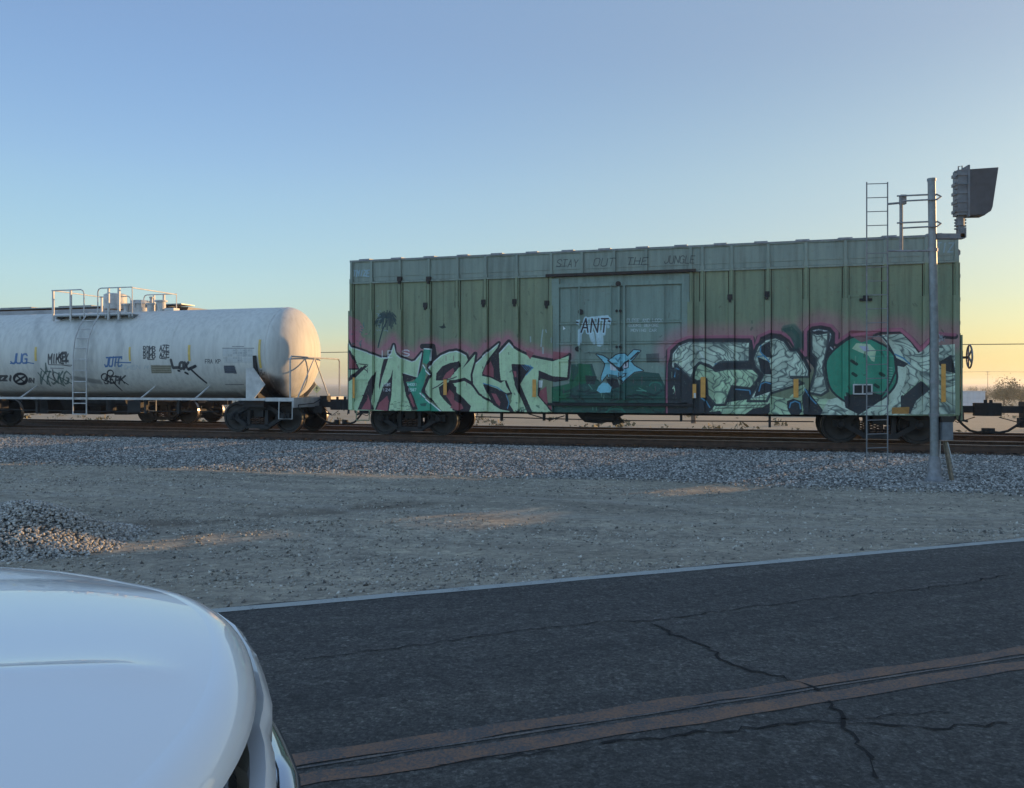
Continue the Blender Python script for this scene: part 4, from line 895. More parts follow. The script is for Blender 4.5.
# ------------------------------------------------------------------ terrain
def vnoise(x, y, seed=0):
    xi = np.floor(x).astype(int); yi = np.floor(y).astype(int); fx = x-xi; fy = y-yi; fx = fx*fx*(3-2*fx); fy = fy*fy*(3-2*fy)
    def h(a, b):
        n = (a*374761393 + b*668265263 + seed*69069) & 0x7fffffff; n = ((n ^ (n >> 13))*1274126177) & 0x7fffffff; return (n & 0xffff)/65535.0
    return (h(xi,yi)*(1-fx)+h(xi+1,yi)*fx)*(1-fy)+(h(xi,yi+1)*(1-fx)+h(xi+1,yi+1)*fx)*fy
def ground_z(s, d):
    s = np.asarray(s, float); d = np.asarray(d, float)
    x = U.x*s+N.x*d; y = U.y*s+N.y*d; w = W.x*x+W.y*y
    z = np.interp(d, [-1e4,12,16.9,17.6,19.5,21.2,22.0,30.0,32.5,36,52,2e4], [-.2,-.2,-.21,-.19,-.02,.10,.125,.125,-.10,-.15,-1.1,-1.1])
    z = z + np.where(d < 30, (vnoise(s*.35,d*.8,1)-.5)*.07*np.clip((w-7.5)/3,0,1)*np.clip((18.5-d)/2,0,1),0)
    z = z + (vnoise(s*1.3,d*2.0,2)-.5)*.022*np.clip((21-d)/4,0,1)*np.clip((w-7.3)/1.5,0,1)
    z = z + (vnoise(s*.05,d*.05,3)-.5)*.5*np.clip((d-36)/20,0,1)
    z = z + (vnoise(s*2.6,d*3.2,6)-.5)*.034*np.clip((18-d)/2,0,1)*np.clip((w-7.4)/1.0,0,1)
    # road embankment
    t = np.clip((9.6-w)/2.4,0,1)*np.clip((15-d)/3,0,1); z = z*(1-t)+(-.03)*t
    # rut beside the gravel pile
    rx, ry = -3.0, 13.2
    z = z-.05*np.exp(-(((x-rx)*.9+(y-ry)*.3)/1.6)**2-(((y-ry)*.95-(x-rx)*.35)/.6)**2)
    z = z+.05*np.exp(-(((x+3.5)*.86+(y-11.0)*.5)/3.0)**2-(((y-11.2)*.86-(x+3.5)*.5)/.45)**2)
    return z
def terrain():
    ds = np.concatenate([[-4000,-1500,-500,-150,-50,-20,-8], np.arange(-2,30,.22), np.arange(30,60,1.2), [70,90,130,200,350,700,1500,4000,9000]])
    ss = np.concatenate([[-9000,-4000,-1500,-600,-250,-120,-70], np.arange(-45,25,.35), [30,40,60,100,200,500,1500,4000,9000]])
    S_, D_ = np.meshgrid(ss, ds); Z = ground_z(S_, D_); X = U.x*S_+N.x*D_; Y = U.y*S_+N.y*D_
    n, m = S_.shape; vs = np.stack([X,Y,Z],-1).reshape(-1,3)
    idx = np.arange(n*m).reshape(n,m); q = np.stack([idx[:-1,:-1],idx[:-1,1:],idx[1:,1:],idx[1:,:-1]],-1).reshape(-1,4)
    me = bpy.data.meshes.new('ground'); me.from_pydata(vs.tolist(), [], q.tolist()); me.polygons.foreach_set('use_smooth',[True]*len(q)); me.update()
    return me
def dirt_material():
    t = NT('dirt_and_ballast'); tc = t.new('ShaderNodeTexCoord')
    mp = t.new('ShaderNodeMapping'); mp.inputs['Rotation'].default_value = (0,0,-TH); t.l.new(tc.outputs['Object'], mp.inputs[0])
    mp.vector_type = 'POINT'; v = mp.outputs[0]
    sx = t.new('ShaderNodeSeparateXYZ'); t.l.new(v, sx.inputs[0]); d = sx.outputs[1]
    st = t.new('ShaderNodeMapping'); st.inputs['Scale'].default_value = (.25,1.6,1); t.l.new(v, st.inputs[0])
    big = t.noise(v,.35,5); streak = t.noise(st.outputs[0],1.1,6,.65); fine = t.noise(v,11,9,.9); mid = t.noise(v,3,7,.75)
    dirt = t.mix(t.ramp(big,[(.35,(0,0,0)),(.65,(1,1,1))]), (.28,.255,.205), (.35,.32,.26))
    dirt = t.mix(.7, dirt, t.ramp(streak,[(.3,(.62,.61,.60)),(.5,(1,1,1)),(.7,(1.28,1.25,1.18))]), 'MULTIPLY')
    dirt = t.mix(.75, dirt, t.ramp(mid,[(.28,(.55,.55,.55)),(.45,(1,1,1)),(.7,(1.15,1.14,1.1))]), 'MULTIPLY')
    dirt = t.mix(.8, dirt, t.ramp(fine,[(.36,(.28,.28,.28)),(.46,(.95,.95,.95)),(.62,(1.55,1.52,1.46))]), 'MULTIPLY')
    v1 = t.new('ShaderNodeTexVoronoi'); v1.inputs['Scale'].default_value = 8.5; t.l.new(v, v1.inputs['Vector']); s1 = t.new('ShaderNodeSeparateColor'); t.l.new(v1.outputs['Color'], s1.inputs[0])
    dirt = t.mix(.5, dirt, t.ramp(s1.outputs[0],[(0,(.55,.55,.55)),(.12,(.82,.82,.82)),(.5,(1,1,1)),(.88,(1.15,1.14,1.12)),(1,(1.6,1.58,1.5))]), 'MULTIPLY')
    # damp soil in a shallow hollow, another darker patch, two wheel tracks along the verge
    wx = t.new('ShaderNodeSeparateXYZ'); t.l.new(tc.outputs['Object'], wx.inputs[0])
    def blob(cx_, cy_, rx_, ry_, sk):
        a_ = t.math('DIVIDE', t.math('SUBTRACT', wx.outputs[0], cx_), rx_); b_ = t.math('DIVIDE', t.math('SUBTRACT', t.math('SUBTRACT', wx.outputs[1], cy_), t.math('MULTIPLY', t.math('SUBTRACT', wx.outputs[0], cx_), sk)), ry_)
        e_ = t.math('ADD', t.math('MULTIPLY', a_, a_), t.math('MULTIPLY', b_, b_)); return t.math('MAXIMUM', t.math('SUBTRACT', 1.0, t.math('ADD', e_, t.math('MULTIPLY', t.math('SUBTRACT', mid, .5), 2.2))), 0.0)
    for q_ in ((-2.6,13.6,1.6,.55,.35),(-5.0,12.1,1.3,.5,.25)): dirt = t.mix(t.math('MULTIPLY', t.math('MINIMUM', blob(*q_), 1.0), .75), dirt, (.13,.105,.075))
    for off in (12.4, 14.1):
        dd = t.math('ABSOLUTE', t.math('SUBTRACT', t.math('ADD', d, t.math('MULTIPLY', t.math('SUBTRACT', big, .5), 2.2)), off)); k_ = t.math('MAXIMUM', t.math('SUBTRACT', 1.0, t.math('DIVIDE', dd, .26)), 0.0)
        dirt = t.mix(t.math('MULTIPLY', k_, .45), dirt, (.40,.375,.32))
    vo = t.new('ShaderNodeTexVoronoi'); vo.inputs['Scale'].default_value = 16; t.l.new(v, vo.inputs['Vector'])
    sv = t.new('ShaderNodeSeparateColor'); t.l.new(vo.outputs['Color'], sv.inputs[0])
    bal = t.ramp(sv.outputs[0],[(0,(.13,.13,.125)),(.5,(.29,.28,.27)),(1,(.48,.47,.45))])
    bal = t.mix(t.ramp(vo.outputs['Distance'],[(.25,(0,0,0)),(.55,(1,1,1))]), bal, (.05,.048,.045))
    bfar = t.mix(.8, bal, (.42,.30,.22), 'MULTIPLY')
    def step(a, b):
        m = t.new('ShaderNodeMapRange'); m.inputs['From Min'].default_value = a; m.inputs['From Max'].default_value = b; t.l.new(t.math('ADD', d, t.math('MULTIPLY', t.math('SUBTRACT', mid, .5), .9)), m.inputs['Value']); return m.outputs[0]
    c = t.mix(step(17.3,17.9), dirt, bal); c = t.mix(step(22.0,22.4), c, bfar)
    back = t.mix(t.ramp(streak,[(.35,(0,0,0)),(.65,(1,1,1))]), (.33,.255,.16), (.42,.34,.24))
    back = t.mix(t.ramp(mid,[(.5,(0,0,0)),(.7,(1,1,1))]), back, (.24,.22,.12))
    c = t.mix(step(30.2,31.2), c, back)
    h = t.math('ADD', t.math('MULTIPLY', fine, .5), t.math('MULTIPLY', mid, .8))
    return t.out(c, .95, 0, h, .06, .8)
tag(link('ground', terrain(), None), kind='structure'); bpy.data.objects['ground'].data.materials.append(dirt_material())

# ------------------------------------------------------------------ stones
def stones(name, pos, size, mat, parent=None, flat=.75):
    n = len(pos)
    if flat < 0:      # tiny pebble: four faces
        base = np.array([(-.6,-.5,-.4),(.6,-.5,-.4),(0,.7,-.4),(0,0,.6)], np.float32); q = np.array([(0,2,1),(0,1,3),(1,2,3),(2,0,3)]); flat = -flat
    else:             # broken rock: eight faces
        base = np.array([(.62,0,0),(0,.62,0),(-.62,0,0),(0,-.62,0),(0,0,.6),(0,0,-.6)], np.float32); q = np.array([(0,1,4),(1,2,4),(2,3,4),(3,0,4),(1,0,5),(2,1,5),(3,2,5),(0,3,5)])
    nv = len(base); nf = len(q)
    v = base[None]+nrs.uniform(-.2,.2,(n,nv,3))
    v = v*size[:,None,None]*nrs.uniform(.75,1.25,(n,1,3))
    ang = nrs.uniform(0,6.28,(n,3)); 
    def rot(v,a,i,j):
        c = np.cos(a)[:,None]; s = np.sin(a)[:,None]; x = v[...,i]*c-v[...,j]*s; y = v[...,i]*s+v[...,j]*c; v = v.copy(); v[...,i]=x; v[...,j]=y; return v
    v = rot(v,ang[:,0],0,1); v = rot(v,ang[:,1],1,2); v = rot(v,ang[:,2],0,2); v[...,2] *= flat
    v = (v+pos[:,None,:]).reshape(-1,3)
    f = (q[None]+np.arange(n)[:,None,None]*nv).reshape(-1)
    me = bpy.data.meshes.new(name); me.vertices.add(n*nv); me.vertices.foreach_set('co', v.astype(np.float32).ravel())
    me.loops.add(len(f)); me.loops.foreach_set('vertex_index', f.astype(np.int32)); me.polygons.add(n*nf)
    me.polygons.foreach_set('loop_start', np.arange(0,n*nf*3,3,dtype=np.int32)); me.update(calc_edges=True)
    at_ = me.attributes.new('tint','FLOAT','POINT'); at_.data.foreach_set('value', np.repeat(nrs.uniform(0,1,n),nv).astype(np.float32))
    me.materials.append(mat); return link(name, me, parent)
def stone_mat(name, stops):
    t = NT(name); a = t.new('ShaderNodeAttribute', attribute_name='tint'); c = t.ramp(a.outputs['Fac'], stops)
    v = t.coord(); c = t.mix(.5, c, t.ramp(t.noise(v,60,3),[(.3,(.7,.7,.7)),(.7,(1.2,1.2,1.2))]), 'MULTIPLY'); return t.out(c, .9)
MS = stone_mat('crushed_rock', [(0,(.07,.07,.065)),(.35,(.22,.215,.20)),(.7,(.36,.35,.325)),(1,(.62,.60,.56))])
MS2 = stone_mat('rusty_ballast', [(0,(.035,.027,.022)),(.5,(.085,.06,.045)),(1,(.16,.12,.09))])
MS3 = stone_mat('pile_rock', [(0,(.18,.175,.16)),(.5,(.36,.345,.31)),(1,(.62,.60,.54))])
MP = stone_mat('pebbles', [(0,(.10,.095,.085)),(.2,(.25,.235,.20)),(.7,(.40,.37,.31)),(1,(.66,.63,.55))])
def scatter(n, s0, s1, d0, d1, bury=.3, sz=(.035,.085), fade=None):
    s = nrs.uniform(s0,s1,n); d = nrs.uniform(d0,d1,n)
    if fade: 
        keep = nrs.uniform(0,1,n) < np.clip((d-fade[0])/(fade[1]-fade[0]),0,1)+(vnoise(s*.8,d*1.2,9)-.5)*.4; s = s[keep]; d = d[keep]
    size = nrs.uniform(*sz,len(s)); z = ground_z(s,d)+size*(.5-bury)
    return np.stack([U.x*s+N.x*d, U.y*s+N.y*d, z],-1), size
p_, z_ = scatter(175000,-32,10,16.8,21.9,sz=(.026,.060),fade=(16.9,18.4)); tag(stones('ballast_stones', p_, z_, MS), 'pale grey crushed rock ballast sloping down from the near track', 'ballast', kind='stuff')
p_, z_ = scatter(30000,-32,10,21.9,30.3,sz=(.04,.08)); tag(stones('ballast_stones', p_, z_, MS2), 'rust brown ballast between and under the two tracks', 'ballast', kind='stuff')
def pebbles():
    n = 190000; s = nrs.uniform(-18,9,n); d = nrs.uniform(5,17.8,n); x = U.x*s+N.x*d; y = U.y*s+N.y*d; w = W.x*x+W.y*y
    k = (w > 7.13) & (nrs.uniform(0,1,n) < .08+.75*vnoise(s*.35,d*1.5,4)**1.6); s, d, x, y = s[k], d[k], x[k], y[k]
    size = .010+.034*nrs.uniform(0,1,len(s))**4; return np.stack([x,y,ground_z(s,d)+size*.1],-1), size
p_, z_ = pebbles(); tag(stones('pebbles', p_, z_, MP, flat=-.8), 'small loose pebbles scattered over the dirt shoulder', 'pebbles', kind='stuff')
# gravel pile at the left edge
def pile():
    root = thing('gravel_pile', 'low pile of loose grey gravel at the left edge, partly sunlit', 'gravel pile', (-6.75, 10.45, -.2))
    def hz(x, y):
        h = .52*np.exp(-(x/1.55)**4-(y/1.0)**2)*(.8+.35*vnoise(x*1.3+9,y*1.6+4,5)); return h
    rows = [[(x, y, float(hz(np.array(x),np.array(y)))-.06) for x in np.linspace(-3,3,40)] for y in np.linspace(-2,2,28)]
    mb = MB(); mb.grid(rows); mb.build('mound', MS3, root, True)
    n = 36000; x = nrs.uniform(-3,3,n); y = nrs.uniform(-1.9,1.9,n); h = hz(x,y); k = h > .02+.05*nrs.uniform(0,1,n); x,y,h = x[k],y[k],h[k]
    size = nrs.uniform(.02,.048,len(x)); o = stones('gravel', np.stack([x,y,h-.03+size*.1],-1), size, MS3, root); o['kind'] = 'stuff'
pile()

# ------------------------------------------------------------------ road
RW0, RW1 = -2.0, 7.10; LW = 7.06
def RP(v, w, z=0): p = V*v+W*w; p.z = z; return p
def asphalt():
    t = NT('asphalt'); v = t.coord(); mp = t.new('ShaderNodeMapping'); mp.inputs['Rotation'].default_value = (0,0,-RA); tc = t.new('ShaderNodeTexCoord'); t.l.new(tc.outputs['Object'], mp.inputs[0]); 
    st = t.new('ShaderNodeMapping'); st.inputs['Scale'].default_value = (.12,1.3,1); t.l.new(mp.outputs[0], st.inputs[0])
    f = t.noise(v,38,6,.9); m = t.noise(v,7,7,.75); b = t.noise(st.outputs[0],1.3,5,.6)
    c = t.ramp(f,[(.30,(.014,.014,.015)),(.46,(.056,.056,.054)),(.58,(.105,.103,.097)),(.72,(.32,.31,.28))])
    c = t.mix(.8,c,t.ramp(m,[(.3,(.6,.6,.6)),(.7,(1.35,1.35,1.35))]),'MULTIPLY'); c = t.mix(.9,c,t.ramp(b,[(.3,(.62,.64,.67)),(.5,(1,1,1)),(.7,(1.45,1.42,1.36))]),'MULTIPLY')
    for sc_, am in ((26,.5),(60,.5)):
        v1 = t.new('ShaderNodeTexVoronoi'); v1.inputs['Scale'].default_value = sc_; t.l.new(v, v1.inputs['Vector']); s1 = t.new('ShaderNodeSeparateColor'); t.l.new(v1.outputs['Color'], s1.inputs[0])
        c = t.mix(am, c, t.ramp(s1.outputs[0],[(0,(.35,.35,.35)),(.2,(.75,.75,.75)),(.5,(1,1,1)),(.85,(1.2,1.2,1.2)),(1,(2.1,2.1,2.05))]), 'MULTIPLY')
    return t.out(c,.85,0,t.math('ADD',f,t.math('MULTIPLY',m,.5)),.02,.9)
def worn(name, c, thr):
    t = NT(name); v = t.coord(); f = t.noise(v,60,6,.8); m = t.noise(v,4,5,.6)
    k = t.math('ADD', t.math('MULTIPLY',f,.7), t.math('MULTIPLY',m,.3))
    return t.out(t.mix(t.ramp(k,[(thr-.05,(0,0,0)),(thr+.05,(1,1,1))]),(.075,.075,.077),c),.8,0,f,.004,.6)
road = MB(); rows = []
vv = [-400,-100,-40]+[x*.5 for x in range(-40,60)]+[40,100,400]
for w_ in (RW0, RW0+2.5, 3.0, 5.0, LW): rows.append([RP(v_, w_) for v_ in vv])
rows.append([RP(v_, RW1+.03+.03*math.sin(v_*1.7)+.03*math.sin(v_*4.1), 0) for v_ in vv]); rows.append([RP(v_, RW1+.12+.03*math.sin(v_*1.7)+.03*math.sin(v_*4.1), -.09) for v_ in vv])
road.grid(rows); road = road.build('road', asphalt()); tag(road, kind='structure')
def line(nm, w0, w1, m, jag=0.0):
    r = random.Random(nm+str(w0)); xs = [x*.25 for x in range(-60,110)]; mb = MB()
    mb.grid([[RP(x, w0+r.uniform(-jag,jag), .004) for x in xs], [RP(x, w1+r.uniform(-jag,jag), .004) for x in xs]]); return mb.build(nm, m, road)
line('edge_line', LW-.065, LW+.062, worn('worn_white_paint',(.36,.385,.365),.42), .008)
YM = worn('worn_yellow_paint',(.225,.125,.075),.50)
line('center_line', 4.06, 4.185, YM, .02); line('center_line', 3.84, 3.975, YM, .02)
wl_ = worn('pale_wear_stripe',(.20,.17,.14),.52); line('wear_stripe', 4.025, 4.045, wl_, .005)
CR = simple('crack_dark', (.006,.006,.007), 1, 0, 10, .3)  # near-black colour of the crack ribbons
def gp(px, py): z = F*CAMZ/(py-384); return Vector(((px-512)/F*z, z, 0))
def crack(pts, wd, seed=1, step=.06):
    r = random.Random(seed); P_ = [gp(*p) for p in pts]; path = []
    for a, b in zip(P_[:-1], P_[1:]):
        n = max(int((b-a).length/step),1)
        for k in range(n): q = a.lerp(b, k/n); path.append(q+Vector((r.uniform(-1,1),r.uniform(-1,1),0))*.028)
    l = []; rr = []
    for i, q in enumerate(path):
        a = path[max(i-1,0)]; b = path[min(i+1,len(path)-1)]; d = (b-a); nn = Vector((-d.y,d.x,0)).normalized()
        w = wd*r.uniform(.25,1.6); l.append(q+nn*w+Vector((0,0,.006))); rr.append(q-nn*w+Vector((0,0,.006)))
    mb = MB(); mb.grid([l, rr]); mb.build('crack', CR, road)
crack([(655,625),(672,634),(706,647),(727,662),(760,673),(790,680),(808,687),(826,696)], .010, 1)
crack([(300,660),(400,648),(500,634),(600,622),(655,621)], .006, 2); crack([(655,621),(730,610),(840,597),(960,585),(1000,576)], .006, 3)
crack([(830,700),(850,735),(870,762),(876,788)], .009, 4); crack([(600,745),(700,733),(760,728),(840,722),(930,728),(1024,724)], .007, 5)
crack([(300,600),(300,601)], .001, 6) if False else None
crack([(440,764),(560,752),(600,745)], .005, 7); crack([(840,722),(880,716),(960,712)], .004, 8); crack([(980,580),(1024,572)], .006, 9)

# ------------------------------------------------------------------ signal mast
def signal():
    D0 = 16.6; base = at(934.5, 480, D0); base.z = float(ground_z(base.x*U.x+base.y*U.y, base.x*N.x+base.y*N.y))
    root = thing('signal_mast', 'grey railway signal mast with ladder and hooded signal head in front of the boxcar', 'railway signal', base)
    def q(px, py, dd=0.0): p = at(px, py, D0+dd)-Vector(base); return p
    G = M['galv']
    m = MB(); m.tube([(0,0,0), q(934.2,330), q(931.5,180)], [.082,.078,.072], 16); m.tube([q(931.5,181), q(931.5,178.5)], .082, 16)
    m.build('mast', G, root, True, 40)
    b = MB(); b.lathe([(.20,0),(.20,.03),(.17,.05),(.135,.12),(.11,.42),(.10,.48),(.082,.5)], (0,0,0), (0,0,1), 16); b.build('base_casting', M['galv_dark'], root, True, 30)
    f = MB(); f.box(-.42,.42,-.3,.3,-.2,.015); f.build('footing', simple('concrete', (.30,.29,.27), .9), root)
    for py in (415,350,250,382): c = MB(); z = q(933,py).z; x = q(933.6,py).x*0+ (q(934.2,330).x if py>300 else q(932.8,250).x); c.cyl((x,0,z-.03),(x,0,z+.03),.092,14); c.build('band_clamp', M['galv_dark'], root)
    # ladder standing off the mast to the left
    L0 = .55
    l = MB(); zt = q(866,182,L0).z
    for px in (866.7, 887.6): l.bar(q(px,182,L0), q(px, 463, L0), .014, .022)
    l.build('ladder_rail', M['galv_dark'], root)
    py = 184.0
    while py < 462: r = MB(); r.cyl(q(866.7,py,L0), q(887.6,py-.6,L0), .009, 6); r.build('ladder_rung', M['galv_dark'], root); py += 13.9
    # stand-off brackets
    s = MB(); V0 = .5
    s.tube([q(901.2,200,V0), q(901.2,251,V0)], .035, 10); s.box(*(lambda a: (a.x-.05,a.x+.06,a.y-.05,a.y+.05,a.z-.17,a.z+.02))(q(902.5,196,V0))); s.tube([q(888,204,L0), q(899,203,V0)], .022, 8)
    for py1, py2 in ((196,201),(223,228)):
        a = q(897,py1,V0); s.tube([a, q(932,py1-1.5,.1), q(937,py1-1.5,0), q(941,py1+.5,-.05), q(937,py2-1.5,-.1), q(932,py2-1.5,-.1), q(903,py2,V0-.1)], .017, 7)
    s.tube([q(888,251,L0), q(896,251,V0), q(930,251,.1)], .02, 8)
    s.build('bracket', M['galv_dark'], root)
    arm = MB(); arm.bar(q(935,236.5), q(963,236.5), .14, .10); arm.box(*(lambda a: (a.x-.045,a.x+.07,a.y-.07,a.y+.07,a.z-.12,a.z+.08))(q(961,232))); arm.bar(q(960.3,236), q(960.3,216), .11, .11, 0, (0,1,0)); arm.cyl(q(960,226), q(960,219), .085, 10)
    for k in range(4): arm.cyl(q(954.5,220+k*3), q(966,220+k*3), .018, 6)
    arm.build('arm', M['signal_grey'], root)
    h = MB(); a = q(955.5,171); b_ = q(965.5,216)
    h.box(a.x, b_.x, -.12, .12, b_.z, a.z); 
    for k in range(5): z = a.z+(b_.z-a.z)*(k+.5)/5; h.box(a.x-.02, b_.x+.008, -.14, .14, z-.03, z+.03)
    for k in range(8): z = a.z+(b_.z-a.z)*(k+.3)/8; h.cyl((a.x-.05,-.08,z),(a.x,-.08,z),.02,6)
    p = q(961,169); h.tube([(p.x-.05,0,p.z-.05),(p.x-.05,0,p.z+.05),(p.x+.02,0,p.z+.06),(p.x+.02,0,p.z-.05)], .014, 6); h.box(b_.x-.02,b_.x+.015,-.16,.16,b_.z-.04,a.z+.08)
    PV = (q(960.5,200).x, 0, 0); RZ = R(-6)
    h.rotz(PV, RZ).build('signal_head', M['signal_grey'], root)
    # hoods: a deep dark shade, longer at the top than at the bottom
    c0 = q(966,171.5); c1 = q(993,170.3); c2 = q(987.5,209); c3 = q(986,213); c4 = q(981,216.3); c5 = q(966,216.5)
    hd = MB()
    out = [c0, c1, c2, c3, c4, c5]
    for y in (-.15,.15): hd.prism([(c.x,c.z) for c in out], lambda x,z,y=y: (x,y-.006,z), lambda x,z,y=y: (x,y+.006,z))
    hd.prism([(c0.x,c0.z-.006),(c1.x,c1.z-.006),(c1.x,c1.z+.006),(c0.x,c0.z+.006)], lambda x,z: (x,-.145,z), lambda x,z: (x,.145,z))
    hd.box(c5.x, c4.x, -.145, .145, c5.z-.006, c5.z+.006)
    hd.rotz(PV, RZ).build('hood', M['signal_black'], root)
    ln = MB()
    for z in (.25,.75): zz = a.z+(b_.z-a.z)*z; ln.lathe([(.0,.05),(.07,.04),(.10,.0)], (b_.x+.015,0,zz), (1,0,0), 16)
    ln.rotz(PV, RZ); lt = NT('signal_lens'); lt.out((.15,.03,.02),.1); ln.build('lens', lt.mat, root, True)
    bx = MB(); bb = q(945,422,0); bx.box(q(939.5,431).x, q(950,431).x, -.12, .10, q(945,440).z, bb.z); bx.build('junction_box', M['signal_grey'], root)
    tp = MB(); tp.box(q(938.5,420).x, q(951,420).x, -.12, .10, q(945,422).z+.003, q(945,416.5).z); tp.build('box_cover', M['black_plastic'], root)
    cb = MB(); cb.tube([q(940.3,440,.05), q(940,455,.05), q(940.5,462,.05)], .012, 6); cb.build('cable', M['tank_trim'], root)
    sp = q(945,441); gz = -.05
    st = MB(); st.bar(q(945,441,.05), q(952.5,484,.0), .09, .05); st = st.build('leaning_board', M['wood_stake'], root)
    st2 = MB(); st2.tube([q(947.5,442,0), q(954.2,468,0)], .011, 6); st2.build('conduit', M['tank_trim'], root)
    return root
signal()
t_ = MB(); g0 = gp(0,0) if False else None
c_ = at(901, 488, F*2.0/104); pl = MB(); pl.prism([(-.28,-.03),(-.2,.05),(.22,.06),(.29,-.01),(.1,-.05)], lambda a,b: (a,b*2.5,0), lambda a,b: (a*.93,b*2.2,.035))
o = pl.build('flat_stone', simple('pale_stone',(.5,.49,.47),.8), None, loc=(c_.x, c_.y, -.2)); tag(o, 'flat pale slab lying on the dirt left of the signal mast foot', 'stone slab')

# ------------------------------------------------------------------ far things behind the tracks
def far_z(p): return float(ground_z(p.x*U.x+p.y*U.y, p.x*N.x+p.y*N.y))
def place(px, depth): p = Vector(((px-512)/F*depth, depth, 0)); p.z = far_z(p); return p
def trailer():
    p = place(957, 82); root = thing('storage_trailer', 'small white storage trailer standing on the field right of the boxcar', 'trailer', p)
    WM = simple('trailer_white', (.62,.63,.65), .6, 0, 3, .1); b = MB(); b.box(-4.2,2.75,0,2.4,.55,2.12); b.build('trailer_body', WM, root)
    for k in range(9): x = -4.1+k*.85; r = MB(); r.box(x,x+.04,-.03,.0,.6,2.1); r.build('side_rib', WM, root)
    r = MB(); r.box(-4.25,2.8,-.05,2.45,2.12,2.18); r.build('roof', WM, root); k = MB(); k.box(-4.2,2.75,.2,2.2,.42,.55); k.build('chassis', M['dark_steel'], root)
    for x in (-1.2,-.4):
        for y in (.05,2.1): w = MB(); w.cyl((x,y,.34),(x,y+.22,.34),.34,16); w.build('wheel', M['rubber'], root)
trailer()
def wall_():
    p = place(328, 120); root = thing('block_wall', 'long low cream block wall beyond the field, seen between tank car and boxcar', 'wall', p); m = simple('cream_block', (.55,.47,.36), .9, 0, 4, .15)
    for k in range(10): b = MB(); b.box(-15+k*3.0,-12.02+k*3.0,0,.2,0,1.25 if k%3 else 1.45); b.build('wall_bay', m, root)
    for k in range(11): b = MB(); b.box(-15.16+k*3,-14.84+k*3,-.06,.26,0,1.55); b.build('pier', m, root)
wall_()
def sign():
    p = place(316.8, 88); z = CAMZ-(389-384)/F*88-p.z
    root = thing('warning_sign', 'faded yellow diamond sign on a thin post between the tank car and the boxcar', 'road sign', p)
    m = MB(); a = .46; m.prism([(0,-a),(a,0),(0,a),(-a,0)], lambda x,y: (x,-.02,z+y), lambda x,y: (x,.0,z+y)); m.build('sign_plate', simple('faded_yellow',(.70,.58,.25),.5), root)
    b = MB(); b.box(-.03,.03,-.032,-.021,z-.2,z+.05); b.prism([(-.13,.05),(.13,.05),(0,.25)], lambda x,y: (x,-.032,z+y), lambda x,y: (x,-.021,z+y)); b.build('arrow', M['black_plastic'], root)
    q = MB(); q.bar((0,.03,0),(0,.03,z+.2),.06,.05); q.build('post', M['galv_dark'], root)
sign()
PW = simple('pole_wood',(.10,.075,.055),.9)
def upole(label, p, h, arms=True):
    root = thing('utility_pole', label, 'utility pole', p, TH); m = MB(); m.tube([(0,0,0),(0,0,h)],[.17,.11],10); m.build('pole', PW, root, True, 40)
    for z in ((h-.5, h-1.7) if arms else (h-.15,)): c = MB(); c.box(-1.2 if arms else -.3,1.2 if arms else .3,-.16,-.06,z-.06,z+.06); c.build('crossarm', PW, root); 
    i = MB()
    for x in ((-1.1,-.4,.4,1.1) if arms else (0,)): i.cyl((x,-.11,h-.44 if arms else h-.1),(x,-.11,h-.25 if arms else h+.08),.06,8)
    i.build('insulator', M['galv_dark'], root); return root
pp = place(987.7, 430); upole('tall thin utility pole with two crossarms on the right horizon', pp, CAMZ+13*430/F-pp.z)
wz = CAMZ+2.55; poles = []
for s_, lab in ((-95,'wooden wire pole far beyond the left end of the train'),(-4,'wooden wire pole standing behind the middle of the boxcar'),(85,'wooden wire pole far beyond the right end of the train')):
    p = P(s_,60); p.z = far_z(p); upole(lab, p, wz-p.z, False)
w = MB()
for a, b in ((-95,-4),(-4,85)):
    pts = []
    for k in range(25): t = k/24; q = P(a+(b-a)*t, 59.9, wz+.08-.25*4*t*(1-t)*.6); pts.append(q)
    w.tube(pts, .028, 5)
tag(w.build('overhead_wire', M['black_plastic']), 'single dark overhead wire strung low behind the train', 'wire')
w = MB()
for x, z in ((-1.1,-.25),(1.1,-.25)):
    a = pp+Vector((x,0,CAMZ+13*430/F-pp.z+z)); w.tube([a+Vector((-260,60,1)), a+Vector((-120,28,-2.2)), a, a+Vector((120,-28,-2.2)), a+Vector((260,-60,1))], .05, 4)
tag(w.build('overhead_wire', M['black_plastic']), 'pair of faint wires on the utility pole at the right horizon', 'wire')
def leafmat(name, c, c2):
    t = NT(name); a = t.new('ShaderNodeAttribute', attribute_name='tint'); return t.out(t.ramp(a.outputs['Fac'],[(0,c),(1,c2)]),.8)
LM = [leafmat('olive_leaves',(.06,.075,.03),(.13,.13,.06)), leafmat('dry_leaves',(.11,.095,.045),(.2,.17,.09))]
BARK = simple('bark',(.09,.07,.05),.9)
